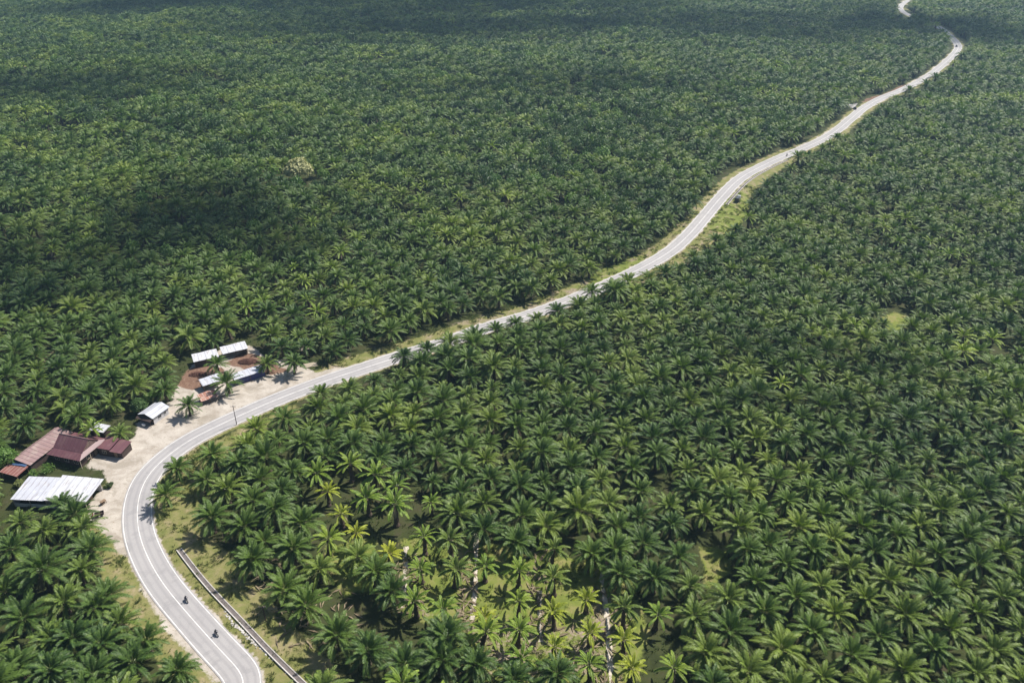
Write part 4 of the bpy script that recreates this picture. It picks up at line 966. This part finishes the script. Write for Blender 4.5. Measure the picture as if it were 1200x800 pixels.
for so in reversed(srcs):
    oi = ng_.nodes.new('GeometryNodeObjectInfo'); oi.inputs['Object'].default_value = so
    g2 = ng_.nodes.new('GeometryNodeGeometryToInstance'); ng_.links.new(oi.outputs['Geometry'], g2.inputs[0]); ng_.links.new(g2.outputs[0], jn.inputs[0])
def named(nm, dt):
    q = ng_.nodes.new('GeometryNodeInputNamedAttribute'); q.data_type = dt; q.inputs['Name'].default_value = nm; return q.outputs[0]
ng_.links.new(gi.outputs[0], iop.inputs['Points']); ng_.links.new(jn.outputs[0], iop.inputs['Instance']); ng_.links.new(named('proto', 'INT'), iop.inputs['Instance Index'])
ng_.links.new(named('turn', 'FLOAT_VECTOR'), iop.inputs['Rotation']); ng_.links.new(named('size', 'FLOAT'), iop.inputs['Scale']); ng_.links.new(iop.outputs[0], go.inputs[0])
stuff.modifiers.new('plantation', 'NODES').node_group = ng_

# ------------------------------------------------------------------ broadleaf trees and shrubs
def tree(name, x, y, r, h, mat, label, cat='tree', group=None, leaf=.3, clumps=14, nleaf=90, bark=None):
    e = empty(name, (x, y, gz1(x, y))); tag(e, label, cat, group)
    cl = []; tr = MB(); tr.tube([(0, 0, -.2), (.1, .05, h*.3), (0, 0, h*.62)], [.07*h**.6+.05, .055*h**.6+.03, .02*h**.6+.02], 8)
    for k in range(clumps):
        a = k*2.4; u = (k+.5)/clumps; rr = r*.66*math.sqrt(min(1, u*1.25)); c = Vector((math.cos(a)*rr, math.sin(a)*rr, h*(.86-.42*u)+random.uniform(-.2, .2)*r*.3)); cl.append((c, r*random.uniform(.34, .5)))
        if k % 2 == 0: tr.tube([(0, 0, h*.32), tuple(c*.55+Vector((0, 0, h*.18))), tuple(c)], [.035*h**.6, .02*h**.6, .01], 5)
    tr.build('trunk', bark or M['bark'], e); leaf_cloud(cl, leaf, nleaf, .8).build('crown', mat, e); return e
def shrub(x, y, r, mat, label, leaf=.2):
    e = empty('shrub', (x, y, gz1(x, y))); tag(e, label, 'shrub')
    cl = [(Vector((random.uniform(-.7, .7)*r, random.uniform(-.6, .6)*r, random.uniform(.35, .8)*r)), r*random.uniform(.35, .55)) for _ in range(9)]
    leaf_cloud(cl, leaf, 80, .9).build('foliage', mat, e)
    mb = MB()
    for c, _ in cl[:5]: mb.tube([(0, 0, -.1), tuple(c)], [.05, .015], 5)
    mb.build('stem', M['bark'], e)
for x, y, r, h, m_, l in trees_px:
    q = at(x, y); tree('broadleaf_tree', q[0], q[1], r, h, M[m_], l, leaf=.35 if h < 10 else .8, clumps=18, nleaf=120)
for x, y, r, m_, l in ((23,569,1.5,'grass_blade','small yellowish shrub at the far left end of the white workshop'), (57,553,2.1,'broad_bright','light green shrub before the maroon house, between the lean-to and its front'), (40,557,1.5,'broad_bright','smaller light green shrub beside the rusty lean-to, behind the white workshop roof'),
                       (127,571,1.2,'fern','dull olive shrub at the right corner of the white workshop roof'), (172,470,2.2,'broad_bright','low green hedge-like shrub behind the kiosk'), (183,465,1.9,'broad_bright','low rounded shrub between the kiosk and the palms behind'),
                       (226,540,1.9,'grass_blade','olive shrub behind the two palms at the inside of the bend')):
    q = at(x, y); shrub(q[0], q[1], r, M[m_], l)
# scattered broadleaf trees between the far palms
k = 0
while k < 26:
    x, y = random.uniform(0, 1000), random.uniform(4, 150); q = at(x, y)
    dq, iq = road_dist(np.array([q]))
    if abs(dq[0]) < 40: continue
    t = random.choice(('broad_dark', 'broad_bright', 'broad_dark')); r = random.uniform(4.5, 7.5)
    tree('broadleaf_tree', q[0], q[1], r, r*1.75, M[t], 'dark green broadleaf tree standing above the far palms' if t == 'broad_dark' else 'yellow-green broadleaf tree standing above the far palms', 'tree', f'{"dark" if t == "broad_dark" else "yellow-green"} broadleaf trees among far palms', .6, 12, 55)
    k += 1

# ------------------------------------------------------------------ ground cover
def tufts(name, P, mat, label, hmin, hmax, blades=6, spread=.3, wd=.05, cat='grass'):
    zz = gz(P); v = []; f = []
    for (x, y), z0 in zip(P, zz):
        for b in range(blades):
            a = random.uniform(0, 6.283); h = random.uniform(hmin, hmax); r0 = random.uniform(0, spread*.5); lean = random.uniform(.2, .8)*h
            cx, cy = x+math.cos(a)*r0, y+math.sin(a)*r0; k = len(v); px_, py_ = -math.sin(a)*wd, math.cos(a)*wd
            v += [(cx-px_, cy-py_, z0-.1), (cx+px_, cy+py_, z0-.1), (cx+math.cos(a)*lean+px_*.4, cy+math.sin(a)*lean+py_*.4, z0+h*.75), (cx+math.cos(a)*lean*1.5, cy+math.sin(a)*lean*1.5, z0+h*.8)]
            f += [(k, k+1, k+2), (k, k+2, k+3)]
    me = bpy.data.meshes.new(name); me.from_pydata(v, [], f); me.materials.append(mat); me.update()
    return tag(link_mesh(name, me), label, cat, None, 'stuff')
rp = np.column_stack([rng.uniform(-150, 140, 150000), rng.uniform(95, 420, 150000)]); dq, iq = road_dist(rp)
vg = np.zeros(len(rp), bool)
for q in VERGE+LUSH+YEL: vg |= inside(rp, q)
nearroad = (np.abs(dq) > 4.6) & (np.abs(dq) < np.where(dq > 0, np.interp(road_px[iq], [140,330,420,700,1000], [7,7,11,12,10]), np.interp(road_px[iq], [140,420,700,870,1000], [7,6,7,14,10])))
sand_in = np.zeros(len(rp), bool)
for q in SAND: sand_in |= inside(rp, q)
cl = vnoise(rp[:, 0], rp[:, 1], .25, 6) > -.05
sel = (vg | nearroad) & ~sand_in & (np.abs(dq) > 4.4) & cl
gp = rp[sel][:16000]; tufts('grass', gp, M['grass_blade'], 'short olive-green grass tufts on the road verges', .15, .55, 7, .6, .05)
wp = rp[sel & (vnoise(rp[:, 0], rp[:, 1], .45, 17) > .18)][:3800]; tufts('weeds', wp, M['fern'], 'dark taller weeds dotted over the road verges', .2, .7, 9, .7, .06, 'weeds')
occ = np.ones(len(rp), bool) & ~sand_in & ~vg & (np.abs(dq) > 7) & (vnoise(rp[:, 0], rp[:, 1], .08, 8) > -.15)
tufts('undergrowth', rp[occ][:15000], M['fern'], 'low green weeds and ferns under the palms', .25, .8, 6, .7, .10, 'undergrowth')
# brown cut fronds stacked along the planting rows in the gap
mb = MB()
for _ in range(520):
    q = at(*random.choice([(random.uniform(462, 500), random.uniform(650, 720)), (random.uniform(535, 560), random.uniform(640, 735)), (random.uniform(560, 740), random.uniform(722, 800)), (random.uniform(618, 645), random.uniform(640, 760)), (random.uniform(695, 735), random.uniform(660, 800)), (random.uniform(320, 420), random.uniform(690, 760)), (random.uniform(300, 330), random.uniform(655, 690))]))
    a = random.uniform(0, 3.14); ln = random.uniform(.7, 1.9); dx, dy = math.cos(a), math.sin(a); wv = random.uniform(.12, .3); z0 = gz1(*q)+.12
    mb.add([(q[0]-dx*ln, q[1]-dy*ln, z0), (q[0]-dy*wv, q[1]+dx*wv, z0+.22), (q[0]+dx*ln, q[1]+dy*ln, z0+.03), (q[0]+dy*wv, q[1]-dx*wv, z0+.18)], [(0, 1, 2, 3)])
tag(mb.build('cut_fronds', M['leaf_dead']), 'dry brown cut fronds lying between the palms of the sunlit gap', 'dead fronds', None, 'stuff')

# ------------------------------------------------------------------ clouds (high above, cast the broad shadows) and haze
def cloud(tx, ty, rx, ry, seed, nl=26, h=650):
    """a cloud whose shadow falls on ground point (tx, ty)"""
    rd = random.Random(seed); k = h/math.tan(R(SUN_EL)); x, y = tx+.8*k, ty+.6*k
    bm = bmesh.new()
    for i in range(nl):
        a, r = rd.uniform(0, 6.283), math.sqrt(rd.random()); s = rd.uniform(.22, .42)*(1.1-.5*r)
        bmesh.ops.create_icosphere(bm, subdivisions=3, radius=1, matrix=Matrix.Translation((math.cos(a)*r*rx*.8, math.sin(a)*r*ry*.8, rd.uniform(-.05, .25)*min(rx, ry)))@Matrix.Diagonal((s*rx, s*ry, s*min(rx, ry)*.6, 1)))
    for v in bm.verts: v.co += v.normal*mnoise.fractal(v.co*.02+Vector((seed, 0, 0)), 1, 2, 4)*min(rx, ry)*.10
    me = bpy.data.meshes.new('cloud'); bm.to_mesh(me); bm.free(); me.materials.append(M['cloud']); me.polygons.foreach_set('use_smooth', [True]*len(me.polygons))
    tag(link_mesh('cloud', me, None, (x, y, h)), kind='structure')
m, nt, p, out = newmat('cloud'); nt.nodes.remove(p)
tr_ = N(nt, 'ShaderNodeBsdfTransparent'); df = N(nt, 'ShaderNodeBsdfTranslucent'); df.inputs[0].default_value = (.9, .92, .95, 1)
ms = N(nt, 'ShaderNodeMixShader'); ms.inputs[0].default_value = .17; nt.links.new(tr_.outputs[0], ms.inputs[1]); nt.links.new(df.outputs[0], ms.inputs[2]); nt.links.new(ms.outputs[0], out.inputs[0]); M['cloud'] = m
CLOUDS = [(at(420, 12), 520, 300, 1, 34), (at(960, 30), 360, 190, 2, 30), (at(240, 268), 95, 60, 3, 22), (at(25, 335), 65, 48, 4, 16), (at(640, 110), 190, 60, 5, 12), (at(830, 450), 95, 32, 6, 8), (at(60, 110), 190, 90, 7, 16)]
for (tx, ty), rx, ry, sd_, nl in CLOUDS: cloud(tx, ty, rx, ry, sd_, nl)
m = bpy.data.materials.new('haze_air'); m.use_nodes = True; nt = m.node_tree; nt.nodes.clear(); out = nt.nodes.new('ShaderNodeOutputMaterial')
pv = nt.nodes.new('ShaderNodeVolumePrincipled'); pv.inputs['Color'].default_value = (.48, .74, 1.0, 1); pv.inputs['Density'].default_value = .000115; pv.inputs['Anisotropy'].default_value = .2
nt.links.new(pv.outputs[0], out.inputs['Volume'])
mb = MB(); mb.box(-4100, 4100, -1600, 6100, -12, 175); tag(mb.build('haze', m), kind='stuff')
